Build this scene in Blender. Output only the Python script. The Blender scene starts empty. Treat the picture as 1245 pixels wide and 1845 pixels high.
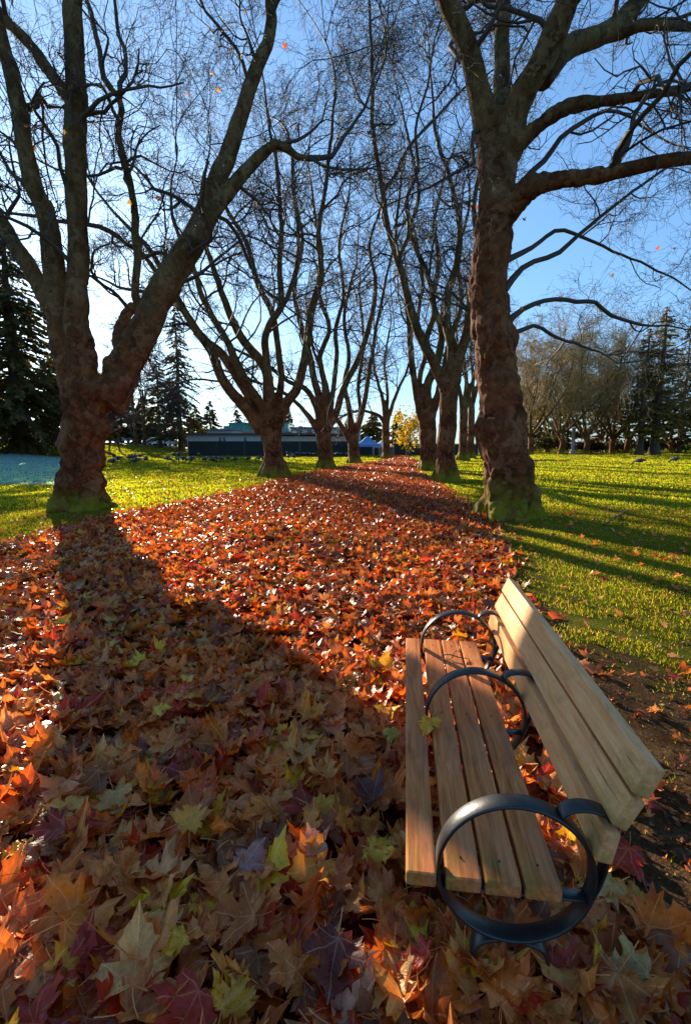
import bpy, bmesh, math, random
import numpy as np
from mathutils import Vector, noise
from mathutils.geometry import delaunay_2d_cdt

# ------------------------------------------------------------------ camera, sky, sun, exposure
S = bpy.context.scene
COL = S.collection
F, PITCH, EYE = 860.0, math.radians(8.3), 1.66
cam = bpy.data.cameras.new('camera'); camo = bpy.data.objects.new('camera', cam); COL.objects.link(camo)
cam.sensor_fit = 'VERTICAL'; cam.sensor_height = 36; cam.sensor_width = 24.3
cam.lens = 36 * F / 1845; cam.clip_start = .05; cam.clip_end = 3000
camo.location = (0, 0, EYE); camo.rotation_euler = (math.pi/2 - PITCH, 0, 0)
S.camera = camo
SUN_AZ, SUN_EL = math.radians(-29.35), math.radians(15.1)     # azimuth from +Y towards +X
W = bpy.data.worlds.new('World'); S.world = W; W.use_nodes = True
wn = W.node_tree; wn.nodes.clear()
sky = wn.nodes.new('ShaderNodeTexSky'); sky.sky_type = 'NISHITA'; sky.sun_disc = False
sky.sun_elevation = SUN_EL; sky.sun_rotation = SUN_AZ
sky.air_density = 1.0; sky.dust_density = .65; sky.ozone_density = 3.0; sky.altitude = 0
bg = wn.nodes.new('ShaderNodeBackground'); bg.inputs['Strength'].default_value = .14
wo = wn.nodes.new('ShaderNodeOutputWorld')
gm = wn.nodes.new('ShaderNodeGamma'); gm.inputs[1].default_value = .68          # the photograph's sky has a soft tonal range
tn = wn.nodes.new('ShaderNodeMix'); tn.data_type = 'RGBA'; tn.blend_type = 'MULTIPLY'; tn.inputs[0].default_value = 1; tn.inputs[7].default_value = (.525, .76, 1.00, 1)
wn.links.new(sky.outputs[0], gm.inputs[0]); wn.links.new(gm.outputs[0], tn.inputs[6]); wn.links.new(tn.outputs[2], bg.inputs[0]); wn.links.new(bg.outputs[0], wo.inputs[0])
sl = bpy.data.lights.new('sun', 'SUN'); sl.energy = 4.9; sl.angle = math.radians(.5); sl.color = (1, .87, .66)
so = bpy.data.objects.new('sun', sl); COL.objects.link(so)
sdir = Vector((math.sin(SUN_AZ)*math.cos(SUN_EL), math.cos(SUN_AZ)*math.cos(SUN_EL), math.sin(SUN_EL)))
so.rotation_euler = sdir.to_track_quat('Z', 'Y').to_euler(); so.location = (-20, 30, 30)
S.view_settings.view_transform = 'Standard'; S.view_settings.look = 'None'
S.view_settings.gamma = 1; S.view_settings.use_curve_mapping = False
S.view_settings.exposure = 1.56

# ------------------------------------------------------------------ helpers
CA, SA = math.cos(PITCH), math.sin(PITCH)
def ray(px, py):
    xc = (px-622.5)/F; yc = (922.5-py)/F
    return np.array([xc, CA+yc*SA, -SA+yc*CA])
def P(px, py, Y):
    d = ray(px, py); t = Y/d[1]
    return np.array([d[0]*t, Y, EYE+d[2]*t])
def pxsize(w, px, py, Y):
    return w/F*Y/ray(px, py)[1]
def sst(a, b, x):
    t = np.clip((x-a)/(b-a), 0, 1); return t*t*(3-2*t)
def gz(x, y):
    x = np.asarray(x, float); y = np.asarray(y, float)
    r = np.clip((-x-20)/13, 0, 4)
    z = 1.05*r**.9 * sst(25, 43, y)
    z = np.minimum(z, 1.55 + 0*z)
    z = z + .03*np.sin(x*.9+y*.35)*np.cos(y*.7-x*.3) * sst(4, 10, y) + .02*np.sin(x*2.3+1)*np.sin(y*1.9) * sst(3, 7, y)
    return z
def G(px, py):
    d = ray(px, py); z = 0.
    for _ in range(12):
        t = (z-EYE)/min(d[2], -.004); p = np.array([d[0]*t, d[1]*t, z]); z = float(gz(p[0], p[1]))
    p[2] = z
    return p
def project(p):
    p = np.asarray(p); x = p[..., 0]; y = p[..., 1]; z = p[..., 2]-EYE
    zc = np.maximum(y*CA - z*SA, .01); yc = y*SA + z*CA
    return 622.5+F*x/zc, 922.5-F*yc/zc, zc
def tag(o, label=None, cat=None, group=None, kind=None):
    if label: o['label'] = label
    if cat: o['category'] = cat
    if group: o['group'] = group
    if kind: o['kind'] = kind
    return o
def empty(name, loc=(0, 0, 0), rz=0):
    o = bpy.data.objects.new(name, None); COL.objects.link(o); o.location = loc; o.rotation_euler = (0, 0, rz)
    o.empty_display_size = .2
    return o
def link(name, me, m=None, parent=None):
    o = bpy.data.objects.new(name, me); COL.objects.link(o)
    if m: me.materials.append(m)
    if parent: o.parent = parent
    return o
def mesh_np(name, V, faces, smooth=True, col=None, uv=None):
    """faces: list of int arrays (M,3) / (M,4); col per vertex rgb; uv per vertex"""
    me = bpy.data.meshes.new(name)
    V = np.asarray(V, np.float32)
    me.vertices.add(len(V)); me.vertices.foreach_set('co', V.ravel())
    faces = [np.asarray(f, np.int32) for f in faces if len(f)]
    lv = np.concatenate([f.ravel() for f in faces]); tot = np.concatenate([np.full(len(f), f.shape[1], np.int32) for f in faces])
    st = np.concatenate([[0], np.cumsum(tot)[:-1]]).astype(np.int32)
    me.loops.add(len(lv)); me.loops.foreach_set('vertex_index', lv)
    me.polygons.add(len(tot)); me.polygons.foreach_set('loop_start', st); me.polygons.foreach_set('loop_total', tot)
    me.polygons.foreach_set('use_smooth', np.full(len(tot), smooth))
    if col is not None:
        a = me.color_attributes.new('Col', 'FLOAT_COLOR', 'POINT')
        c = np.ones((len(V), 4), np.float32); c[:, :3] = col; a.data.foreach_set('color', c.ravel())
    if uv is not None:
        u = me.uv_layers.new(name='UVMap'); u.data.foreach_set('uv', np.asarray(uv, np.float32)[lv].ravel())
    me.update(calc_edges=True)
    return me
def bm_mesh(name, bm, smooth=False):
    bmesh.ops.recalc_face_normals(bm, faces=bm.faces)
    me = bpy.data.meshes.new(name); bm.to_mesh(me); bm.free()
    if smooth: me.polygons.foreach_set('use_smooth', [True]*len(me.polygons))
    return me
def box(bm, c, s, rot=None, bev=0):
    r = bmesh.ops.create_cube(bm, size=1)
    vs = r['verts']
    for v in vs: v.co = Vector((v.co.x*s[0], v.co.y*s[1], v.co.z*s[2]))
    if rot is not None:
        for v in vs: v.co = rot @ v.co
    for v in vs: v.co += Vector(c)
    if bev:
        es = list({e for v in vs for e in v.link_edges})
        bmesh.ops.bevel(bm, geom=es, offset=bev, segments=2, affect='EDGES', profile=.6)
def copy_tree(o, parent=None):
    c = o.copy(); COL.objects.link(c)
    if parent: c.parent = parent
    for ch in list(o.children): copy_tree(ch, c)
    return c

# ------------------------------------------------------------------ materials
class N:
    def __init__(s, name):
        s.m = bpy.data.materials.new(name); s.m.use_nodes = True
        s.t = s.m.node_tree; s.t.nodes.clear(); s.o = s.t.nodes.new('ShaderNodeOutputMaterial')
    def n(s, typ, ins=None, **kw):
        d = s.t.nodes.new('ShaderNode'+typ)
        for k, v in kw.items(): setattr(d, k, v)
        for k, v in (ins or {}).items():
            if hasattr(v, 'links') or isinstance(v, bpy.types.NodeSocket): s.t.links.new(v, d.inputs[k])
            else: d.inputs[k].default_value = v
        return d
    def math(s, op, a, b=0., c=0., clamp=False):
        return s.n('Math', {0: a, 1: b, 2: c}, operation=op, use_clamp=clamp).outputs[0]
    def mix(s, f, a, b, blend='MIX'):
        d = s.t.nodes.new('ShaderNodeMix'); d.data_type = 'RGBA'; d.blend_type = blend
        for i, v in ((0, f), (6, a), (7, b)):
            if isinstance(v, bpy.types.NodeSocket): s.t.links.new(v, d.inputs[i])
            elif i == 0: d.inputs[0].default_value = v
            else: d.inputs[i].default_value = (*v, 1) if len(v) == 3 else v
        return d.outputs[2]
    def co(s, which='Object', scale=(1, 1, 1), rot=(0, 0, 0)):
        c = s.n('TexCoord').outputs[which]
        return s.n('Mapping', {'Vector': c, 'Scale': scale, 'Rotation': rot}).outputs[0]
    def noise(s, v, scale, detail=4, rough=.55, dist=0):
        return s.n('TexNoise', {'Vector': v, 'Scale': scale, 'Detail': detail, 'Roughness': rough, 'Distortion': dist}).outputs[0]
    def ramp(s, f, *st):
        d = s.n('ValToRGB', {0: f}); e = d.color_ramp.elements
        while len(e) < len(st): e.new(.5)
        for q, (p, c) in zip(e, st): q.position = p; q.color = (*c, 1) if len(c) == 3 else c
        return d.outputs[0]
    def rng(s, v, a, b, c=0., d=1.):
        return s.n('MapRange', {0: v, 1: a, 2: b, 3: c, 4: d}).outputs[0]
    def bump(s, h, strength=.5, dist=.02):
        return s.n('Bump', {'Height': h, 'Strength': strength, 'Distance': dist}).outputs[0]
    def attr(s, name): return s.n('Attribute', attribute_name=name)
    def pbr(s, col, rough=.6, normal=None, metal=0., spec=.5, trans=0., tcol=None, coat=0):
        p = s.n('BsdfPrincipled', {'Base Color': col if isinstance(col, bpy.types.NodeSocket) else (*col, 1), 'Roughness': rough, 'Metallic': metal, 'Specular IOR Level': spec, 'Coat Weight': coat})
        if normal is not None: s.t.links.new(normal, p.inputs['Normal'])
        sh = p.outputs[0]
        if trans:
            t = s.n('BsdfTranslucent', {'Color': tcol if tcol is not None else col})
            sh = s.n('MixShader', {0: trans, 1: sh, 2: t.outputs[0]}).outputs[0]
        s.t.links.new(sh, s.o.inputs[0]); return s.m
def plain(name, col, rough=.6, metal=0., var=.25, scale=6, spec=.5):
    n = N(name); v = n.noise(n.co(), scale, 5, .6)
    c = n.mix(n.rng(v, .3, .7), tuple(x*(1-var) for x in col), tuple(min(1, x*(1+var)) for x in col))
    return n.pbr(c, rough, n.bump(v, .15, .01), metal, spec)

def mat_leaf():
    n = N('leaf'); col = n.attr('Col').outputs[0]
    uv = n.n('UVMap').outputs[0]; sx = n.n('SeparateXYZ', {0: uv}); x, y = sx.outputs[0], sx.outputs[1]
    ax = n.math('ABSOLUTE', x); vein = None; sec = None
    for a, w in ((0, .011), (49, .010), (98, .008)):
        dx, dy = math.sin(math.radians(a)), math.cos(math.radians(a))
        cr = n.math('ABSOLUTE', n.math('SUBTRACT', n.math('MULTIPLY', ax, dy), n.math('MULTIPLY', y, dx)))
        dt = n.math('ADD', n.math('MULTIPLY', ax, dx), n.math('MULTIPLY', y, dy))
        on = n.math('MULTIPLY', n.rng(cr, w*.5, w*1.7, 1, 0), n.math('GREATER_THAN', dt, 0))
        vein = on if vein is None else n.math('MAXIMUM', vein, on)
        hb = n.math('SINE', n.math('MULTIPLY', n.math('SUBTRACT', dt, n.math('MULTIPLY', cr, .9)), 52))
        sc = n.math('MULTIPLY', n.rng(hb, .86, 1.), n.rng(cr, .02, .20, 1, 0))
        sec = sc if sec is None else n.math('MAXIMUM', sec, sc)
    nz = n.noise(n.co('Object'), 55, 5, .65)
    nb = n.noise(n.co('Object'), 16, 3, .6)
    c = n.mix(n.rng(nz, .35, .75), col, n.mix(1., col, (.72, .62, .5), 'MULTIPLY'))
    c = n.mix(n.math('MULTIPLY', n.rng(nb, .58, .72), .45), c, n.mix(1., col, (.36, .26, .2), 'MULTIPLY'))
    rad = n.n('VectorMath', {0: uv, 1: (0, .36, 0)}, operation='DISTANCE').outputs['Value']
    eb = n.math('MULTIPLY', n.rng(n.math('ADD', rad, n.math('MULTIPLY', n.math('SUBTRACT', n.noise(n.co('Object'), 24, 4, .7), .5), .9)), .42, .62), .6)
    c = n.mix(eb, c, n.mix(1., c, (.42, .30, .22), 'MULTIPLY'))
    sp = n.rng(n.noise(n.co('Object'), 120, 2, .5), .68, .72, 0, .7); c = n.mix(sp, c, (.035, .018, .008))
    light = n.mix(.5, n.mix(1., col, (1.7, 1.7, 1.7), 'MULTIPLY'), (.5, .38, .2))
    c = n.mix(n.math('MULTIPLY', vein, .75), c, light)
    c = n.mix(n.math('MULTIPLY', sec, .35), c, light)
    h = n.math('ADD', n.math('MULTIPLY', vein, -.8), n.math('ADD', n.math('MULTIPLY', sec, -.35), n.math('MULTIPLY', nz, .8)))
    tc = n.mix(1., c, (1.6, 1.15, .75), 'MULTIPLY')
    return n.pbr(c, n.rng(nz, .3, .7, .27, .46), n.bump(h, .45, .006), 0, .38, .29, tc)
def mat_bark(name, mossy=True, zlow=3.6, zmoss=.75):
    n = N(name); v = n.co('Object'); geo = n.n('NewGeometry')
    big = n.noise(v, 1.1, 6, .6, .4); fine = n.noise(v, 9, 8, .68, .5); st = n.noise(n.co('Object', (1, 1, .25)), 5.5, 6, .65, 1.2)
    vor = n.n('TexVoronoi', {'Vector': n.co('Object', (1, 1, .6)), 'Scale': 3.2}, feature='SMOOTH_F1').outputs[0]
    low = n.ramp(n.math('ADD', n.math('MULTIPLY', big, .6), n.math('MULTIPLY', fine, .4)),
                 (.36, (.028, .009, .004)), (.47, (.16, .048, .018)), (.58, (.25, .082, .030)), (.72, (.32, .135, .055)))
    up = n.ramp(n.noise(n.co('Object', (1, 1, .45)), 2.6, 5, .62, .6), (.36, (.06, .036, .012)), (.5, (.125, .078, .028)), (.6, (.165, .108, .043)), (.7, (.08, .05, .018)))
    z = n.n('SeparateXYZ', {0: v}).outputs[2]
    hz = n.math('ADD', n.rng(z, zlow-1.2, zlow+2.2), n.math('MULTIPLY', n.math('SUBTRACT', big, .5), 1.6), clamp=True)
    c = n.mix(hz, low, up)
    c = n.mix(n.rng(st, .55, .72, 0, .55), c, (.03, .022, .016))
    vp = n.n('TexVoronoi', {'Vector': n.n('VectorMath', {0: n.co('Object', (1, 1, .55)), 1: n.n('TexNoise', {'Vector': v, 'Scale': 4, 'Detail': 4}).outputs[1]}, operation='ADD').outputs[0], 'Scale': 4.5, 'Randomness': 1})
    sepc = n.n('SeparateColor', {0: vp.outputs[1]})
    pl = n.math('MULTIPLY', n.rng(sepc.outputs[0], .62, .68), n.rng(fine, .3, .6, .25, 1))
    c = n.mix(n.math('MULTIPLY', pl, .42), c, n.mix(hz, (.30, .15, .075), (.26, .20, .10)))
    c = n.mix(n.math('MULTIPLY', n.rng(sepc.outputs[1], .66, .7), .6), c, n.mix(1., c, (.38, .34, .30), 'MULTIPLY'))
    if mossy:
        m = n.math('MULTIPLY', n.rng(z, .1, zmoss, 1, 0), n.rng(n.noise(v, 3, 5, .7), .36, .56))
        m2 = n.math('MULTIPLY', n.rng(n.noise(v, 1.7, 5, .7), .6, .72), n.rng(z, 2, 7, .45, .1))
        c = n.mix(n.math('MAXIMUM', m, m2), c, n.mix(n.noise(v, 22, 4, .7), (.09, .10, .004), (.30, .29, .012)))
    h = n.math('ADD', n.math('MULTIPLY', fine, .5), n.math('ADD', n.math('MULTIPLY', st, .6), n.math('MULTIPLY', vor, .5)))
    return n.pbr(c, .8, n.bump(h, .9, .10), 0, .06)
def mat_wood(name, a, b, c_, rough=.45):
    n = N(name); v = n.co('Object', (9, 1, 9)); vs = n.co('Object', (70, 2.2, 70))
    inf = n.n('ObjectInfo').outputs['Random']
    off = n.n('VectorMath', {0: v, 1: n.n('CombineXYZ', {0: n.math('MULTIPLY', inf, 31), 1: n.math('MULTIPLY', inf, 17)}).outputs[0]}, operation='ADD').outputs[0]
    g = n.noise(off, 2.2, 6, .65, 1.6); f = n.noise(vs, 1.5, 5, .7); w = n.noise(n.co('Object', (6, 2, 6)), 1.3, 4, .6)
    c = n.ramp(n.math('ADD', n.math('MULTIPLY', g, .65), n.math('MULTIPLY', f, .35)), (.33, a), (.5, b), (.68, c_))
    c = n.mix(n.rng(w, .5, .75, 0, .3), c, (.34, .26, .19))
    c = n.mix(n.rng(n.noise(n.co('Object', (3, 3, 3)), 9, 6, .75), .66, .74, 0, .5), c, (.07, .06, .035))
    ck = n.rng(n.noise(n.co('Object', (40, 1.1, 40)), 2.2, 3, .6), .66, .70, 0, 1)
    c = n.mix(n.math('MULTIPLY', ck, .7), c, (.05, .03, .016))
    st = n.rng(n.noise(n.co('Object', (1.6, 1, 1.6)), 3.1, 6, .7, .8), .55, .68, 0, .45); c = n.mix(st, c, n.mix(1., c, (.45, .42, .40), 'MULTIPLY'))
    al = n.math('MULTIPLY', n.rng(n.n('SeparateXYZ', {0: n.co('Object')}).outputs[1], -.45, -.8), n.rng(n.noise(n.co('Object'), 7, 5, .7), .48, .62, 0, .45)); c = n.mix(al, c, (.16, .17, .03))
    g = n.math('SUBTRACT', g, n.math('MULTIPLY', ck, .5))
    r = n.rng(g, .3, .7, rough-.08, rough+.12)
    return n.pbr(c, r, n.bump(n.math('ADD', g, f), .25, .004), 0, .14)
def mat_needles(name, a, b):
    n = N(name); col = n.attr('Col').outputs[0]
    nz = n.noise(n.co(), .9, 4, .6)
    c = n.mix(1., n.mix(n.rng(nz, .35, .65), a, b), col, 'MULTIPLY')
    return n.pbr(c, .6, None, 0, .3, .25, n.mix(1., c, (1.6, 1.5, .5), 'MULTIPLY'))
def mat_grass():
    n = N('grass_blade'); col = n.attr('Col').outputs[0]
    return n.pbr(col, .8, None, 0, .0, .6, n.mix(1., col, (4.5, 4.3, 1.5), 'MULTIPLY'))
def mat_ground():
    n = N('ground'); v = n.co('Object'); a = n.attr('Col'); s = n.n('SeparateColor', {0: a.outputs[0]})
    path, frost, dirt = s.outputs[0], s.outputs[1], s.outputs[2]
    n1 = n.noise(v, .35, 6, .6); n2 = n.noise(v, 7, 6, .7); n3 = n.noise(v, 45, 4, .7)
    g = n.ramp(n.math('ADD', n.math('MULTIPLY', n1, .5), n.math('MULTIPLY', n2, .5)), (.35, (.05, .055, .008)), (.5, (.10, .105, .011)), (.65, (.16, .14, .018)))
    soil = n.ramp(n.math('ADD', n.math('MULTIPLY', n2, .5), n.math('MULTIPLY', n3, .5)), (.35, (.022, .012, .006)), (.52, (.075, .042, .020)), (.68, (.17, .10, .05)))
    lit = n.ramp(n3, (.35, (.03, .012, .006)), (.55, (.12, .04, .015)), (.7, (.22, .08, .025)))
    pat = n.rng(n.math('ADD', dirt, n.math('ADD', n.math('MULTIPLY', n.math('SUBTRACT', n2, .5), 1.3), n.math('MULTIPLY', n.math('SUBTRACT', n.noise(v, 2.2, 4, .6), .5), 1.2))), .25, .75)
    c = n.mix(pat, g, soil)
    pm = n.rng(n.math('ADD', path, n.math('MULTIPLY', n.math('SUBTRACT', n2, .5), 1.2)), .4, .6)
    c = n.mix(pm, c, lit)
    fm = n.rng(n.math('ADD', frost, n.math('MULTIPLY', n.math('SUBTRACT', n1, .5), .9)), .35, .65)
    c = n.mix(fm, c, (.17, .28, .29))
    return n.pbr(c, .85, n.bump(n.math('ADD', n2, n3), .6, .03), 0, .0)
M = dict(
    leaf=mat_leaf(), bark=mat_bark('plane_bark', True, 4.2), bark_tall=mat_bark('plane_bark_tall', True, 6.4, 1.25), bark_far=mat_bark('plane_bark_far', True, 2.6),
    twig=plain('twig', (.055, .036, .02), .75, var=.4, scale=1.5), twig_sunlit=plain('twig_sunlit', (.28, .19, .058), .75, var=.4, scale=.8),  # the brighter twig copy has warm sunlight on the far crowns in its colour
    bark_con=plain('conifer_bark', (.075, .045, .022), .85, var=.45, scale=5), grass=mat_grass(), ground=mat_ground(),
    needle=mat_needles('needles', (.05, .043, .008), (.12, .085, .016)), needle_sunlit=mat_needles('needles_sunlit', (.11, .085, .011), (.25, .16, .026)),  # the warmer needle copy has yellowish light from behind put into its colour
    shrub=mat_needles('shrub', (.03, .03, .007), (.08, .06, .014)), yellow=mat_needles('yellow_leaves', (.42, .27, .02), (.6, .40, .04)),
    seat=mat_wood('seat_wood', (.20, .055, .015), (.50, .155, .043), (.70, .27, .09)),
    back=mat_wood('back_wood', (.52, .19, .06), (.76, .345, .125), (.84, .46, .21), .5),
    iron=plain('black_iron', (.018, .017, .016), .36, 0, .4, 26, .5),
    fence=plain('dark_screen', (.012, .018, .017), .8, var=.3, scale=.8), post=plain('grey_post', (.35, .36, .36), .5),
    wall=plain('pale_wall', (.50, .47, .40), .8, var=.1, scale=1), greywall=plain('grey_wall', (.42, .44, .45), .7, var=.1), fascia=plain('brown_fascia', (.085, .05, .04), .7),
    brick=plain('pink_brick', (.36, .20, .15), .8, var=.15), white=plain('white_trim', (.7, .7, .7), .5, var=.08), roofm=plain('roof_grey', (.16, .16, .17), .7),
    teal=plain('teal_glass', (.05, .40, .38), .15, var=.25, scale=.5), glass=plain('dark_glass', (.03, .05, .07), .1),
    canopy=plain('blue_canopy', (.10, .24, .55), .55, var=.08), canopyw=plain('white_canopy', (.62, .64, .66), .55, var=.06),
    asphalt=plain('asphalt', (.07, .055, .055), .85, var=.2, scale=2), tyre=plain('tyre', (.015, .015, .015), .8), lamp=plain('lamp_lens', (.7, .7, .68), .2),
    carw=plain('car_white', (.75, .75, .76), .25, var=.03), cars=plain('car_silver', (.45, .47, .5), .25, .3, .03), card=plain('car_dark', (.05, .06, .08), .25, 0, .05),
)
def mat_goose():
    n = N('goose'); return n.pbr(n.attr('Col').outputs[0], .7, None, 0, .3)
M['goose'] = mat_goose()

# ------------------------------------------------------------------ tubes and branch growth
def nrm(v): return v/np.maximum(np.linalg.norm(v, axis=-1, keepdims=True), 1e-9)
class Tubes:
    def __init__(s): s.V = []; s.Q = []; s.n = 0
    def add(s, pts, rad, k=3):
        pts = np.asarray(pts, float); rad = np.asarray(rad, float)
        if pts.ndim == 2: pts = pts[None]; rad = rad[None]
        n, m, _ = pts.shape
        t = np.empty_like(pts); t[:, 1:-1] = pts[:, 2:]-pts[:, :-2]; t[:, 0] = pts[:, 1]-pts[:, 0]; t[:, -1] = pts[:, -1]-pts[:, -2]
        t = nrm(t); mean = nrm(pts[:, -1]-pts[:, 0])
        ref = np.zeros((n, 3)); ref[np.arange(n), np.argmin(np.abs(mean), 1)] = 1
        a = nrm(np.cross(t, ref[:, None])); b = np.cross(t, a)
        ang = np.arange(k)*2*np.pi/k
        v = pts[:, :, None] + rad[:, :, None, None]*(a[:, :, None]*np.cos(ang)[:, None] + b[:, :, None]*np.sin(ang)[:, None])
        idx = s.n + np.arange(n*m*k).reshape(n, m, k); nx = np.roll(idx, -1, 2)
        q = np.stack([idx[:, :-1], nx[:, :-1], nx[:, 1:], idx[:, 1:]], -1).reshape(-1, 4)
        s.V.append(v.reshape(-1, 3)); s.Q.append(q); s.n += n*m*k
    def mesh(s, name): return mesh_np(name, np.concatenate(s.V), [np.concatenate(s.Q)])
def resample(pts, rad, step):
    pts = np.asarray(pts, float); rad = np.asarray(rad, float)
    # catmull-rom then even spacing
    p = np.vstack([2*pts[0]-pts[1], pts, 2*pts[-1]-pts[-2]]); out = []; ro = []
    for i in range(1, len(p)-2):
        for t in np.linspace(0, 1, 9)[:-1]:
            a, b, c, d = p[i-1:i+3]
            out.append(.5*((2*b)+(-a+c)*t+(2*a-5*b+4*c-d)*t*t+(-a+3*b-3*c+d)*t**3)); ro.append(rad[i-1]*(1-t)+rad[i]*t)
    out.append(pts[-1]); ro.append(rad[-1]); out = np.array(out); ro = np.array(ro)
    s = np.concatenate([[0], np.cumsum(np.linalg.norm(np.diff(out, axis=0), axis=1))])
    n = max(3, int(s[-1]/step)+1); q = np.linspace(0, s[-1], n)
    return np.stack([np.interp(q, s, out[:, i]) for i in range(3)], 1), np.interp(q, s, ro)
def grow(R, p, d, L, r, n, wig, up, tip=.35):
    pts = [p]; seg = (L/n)[:, None]
    curl = R.normal(0, wig*.6, d.shape)
    for i in range(n):
        d = nrm(d + R.normal(0, wig, d.shape) + curl*(1 if i < n//2 else -1) + np.array([0, 0, up]))
        p = p+d*seg; pts.append(p)
    return np.stack(pts, 1), r[:, None]*np.linspace(1, tip, n+1)
def kids(R, pts, rad, m, tmin, amin, amax):
    n, k, _ = pts.shape
    i0 = np.repeat(np.arange(n), m); t = (tmin+(1-tmin)*R.random(n*m))*(k-1.001); j = t.astype(int); f = (t-j)[:, None]
    p = pts[i0, j]*(1-f)+pts[i0, j+1]*f; d = nrm(pts[i0, j+1]-pts[i0, j]); r = rad[i0, j]
    q = R.normal(0, 1, p.shape); q = nrm(q-d*(q*d).sum(1, keepdims=True)); a = np.radians(amin+(amax-amin)*R.random(n*m))[:, None]
    return p, nrm(d*np.cos(a)+q*np.sin(a)), r, t/(k-1), i0
def inview(p, mx=350):
    x, y, zc = project(p); return (p[..., 1] > .5) & (x > -mx) & (x < 1245+mx) & (y > -450) & (y < 1900)
def crown(tb, R, limbs, levels, dens, rmin, wig=.23, up=.03):
    """limbs: list of (pts, rad); levels: list of (children, len_min, len_max, steps)"""
    lp, ld, lr, ll = [], [], [], []
    nsteps = levels[0][3]
    for pts, rad, dn in limbs:
        s = np.linalg.norm(np.diff(pts, axis=0), axis=1).sum()
        m = max(2, int(s*dens*dn))
        p, d, r, t, _ = kids(R, pts[None], rad[None], m, .22, 30, 78)
        lp.append(p); ld.append(d); lr.append(np.clip(r*.5, rmin, .055)); ll.append((levels[0][1]+(levels[0][2]-levels[0][1])*R.random(m))*(1.15-.55*t))
        if rad[-1] > .08: continue
        e = nrm(pts[-1]-pts[-3]); fk = 3
        lp.append(np.repeat(pts[-1:], fk, 0)); ld.append(nrm(e+R.normal(0, .33, (fk, 3)))); lr.append(np.full(fk, min(rad[-1]*.9, .04))); ll.append(levels[0][2]*(.8+.5*R.random(fk)))
    p, d, r, L = (np.concatenate(q) for q in (lp, ld, lr, ll))
    d = nrm(d+np.array([0, 0, .12]))
    for li, (m, lo, hi, st) in enumerate(levels):
        pts, rad = grow(R, p, d, L, r, st, wig*(1+.25*li), up*(1-.6*li), .3)
        rad = np.maximum(rad, rmin*.6)
        tb.add(pts, rad, 5 if li == 0 else 3)
        if li+1 < len(levels):
            _, lo2, hi2, st2 = levels[li+1]
            p, d, rr, t, i0 = kids(R, pts, rad, m, .12, 28, 75)
            L = (lo2+(hi2-lo2)*R.random(len(p)))*(1.2-.6*t); r = np.maximum(rr*.6, rmin)
            if li >= 1:
                k = inview(p); p, d, L, r = p[k], d[k], L[k], r[k]
def fuse_trunk(name, polylines, voxel, R, amp, zfade, mat, root, knob=1.0):
    tb = Tubes()
    for pts, rad, k in polylines:
        e0 = pts[0]-(pts[1]-pts[0])*.02; e1 = pts[-1]+(pts[-1]-pts[-2])*.02
        tb.add(np.vstack([e0, pts, e1]), np.concatenate([[.002], rad, [.002]]), k)
    me = tb.mesh(name); ob = bpy.data.objects.new(name, me); COL.objects.link(ob)
    mo = ob.modifiers.new('r', 'REMESH'); mo.mode = 'VOXEL'; mo.voxel_size = voxel
    ms = ob.modifiers.new('s', 'SMOOTH'); ms.factor = .5; ms.iterations = 5
    dg = bpy.context.evaluated_depsgraph_get(); new = bpy.data.meshes.new_from_object(ob.evaluated_get(dg))
    bpy.data.objects.remove(ob); bpy.data.meshes.remove(me)
    n = len(new.vertices); v = np.empty(n*3, np.float32); new.vertices.foreach_get('co', v); v = v.reshape(-1, 3)
    nm = np.empty(n*3, np.float32); new.vertices.foreach_get('normal', nm); nm = nm.reshape(-1, 3)
    w = np.interp(v[:, 2], [0, zfade, zfade+3.5], [1, .9, .22])*np.interp(np.hypot(v[:, 0], v[:, 1]), [.9, 1.7], [1, .3])*amp
    disp = np.empty(n, np.float32)
    for i in range(n):
        x, y, z = map(float, v[i])
        if w[i] > amp*.3:
            q = .22*noise.noise((x*3, y*3, z*3+5))
            a = noise.noise((x*1.7, y*1.7, z*1.25)); b = noise.noise((x*3.6+9+q, y*3.6, z*2.0+q)); c = noise.noise((x*11, y*11, z*9))
            kn = noise.noise((x*2.3+4, y*2.3, z*2.0+7)); g = noise.noise((x*6+q, y*6+3, z*3.2))
            disp[i] = a*.9-1.3*max(0, .20-abs(b))*2+abs(g)*.45+c*.22+max(0, kn-.08)*2.4*knob
        else:
            disp[i] = noise.noise((x*2.4, y*2.4, z*1.6))+.4*noise.noise((x*9, y*9, z*9))
    v += nm*(disp*w)[:, None]
    new.vertices.foreach_set('co', v.ravel()); new.polygons.foreach_set('use_smooth', np.ones(len(new.polygons), bool)); new.update()
    new.name = name; new.materials.clear()
    return link(name, new, mat, root)

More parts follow.
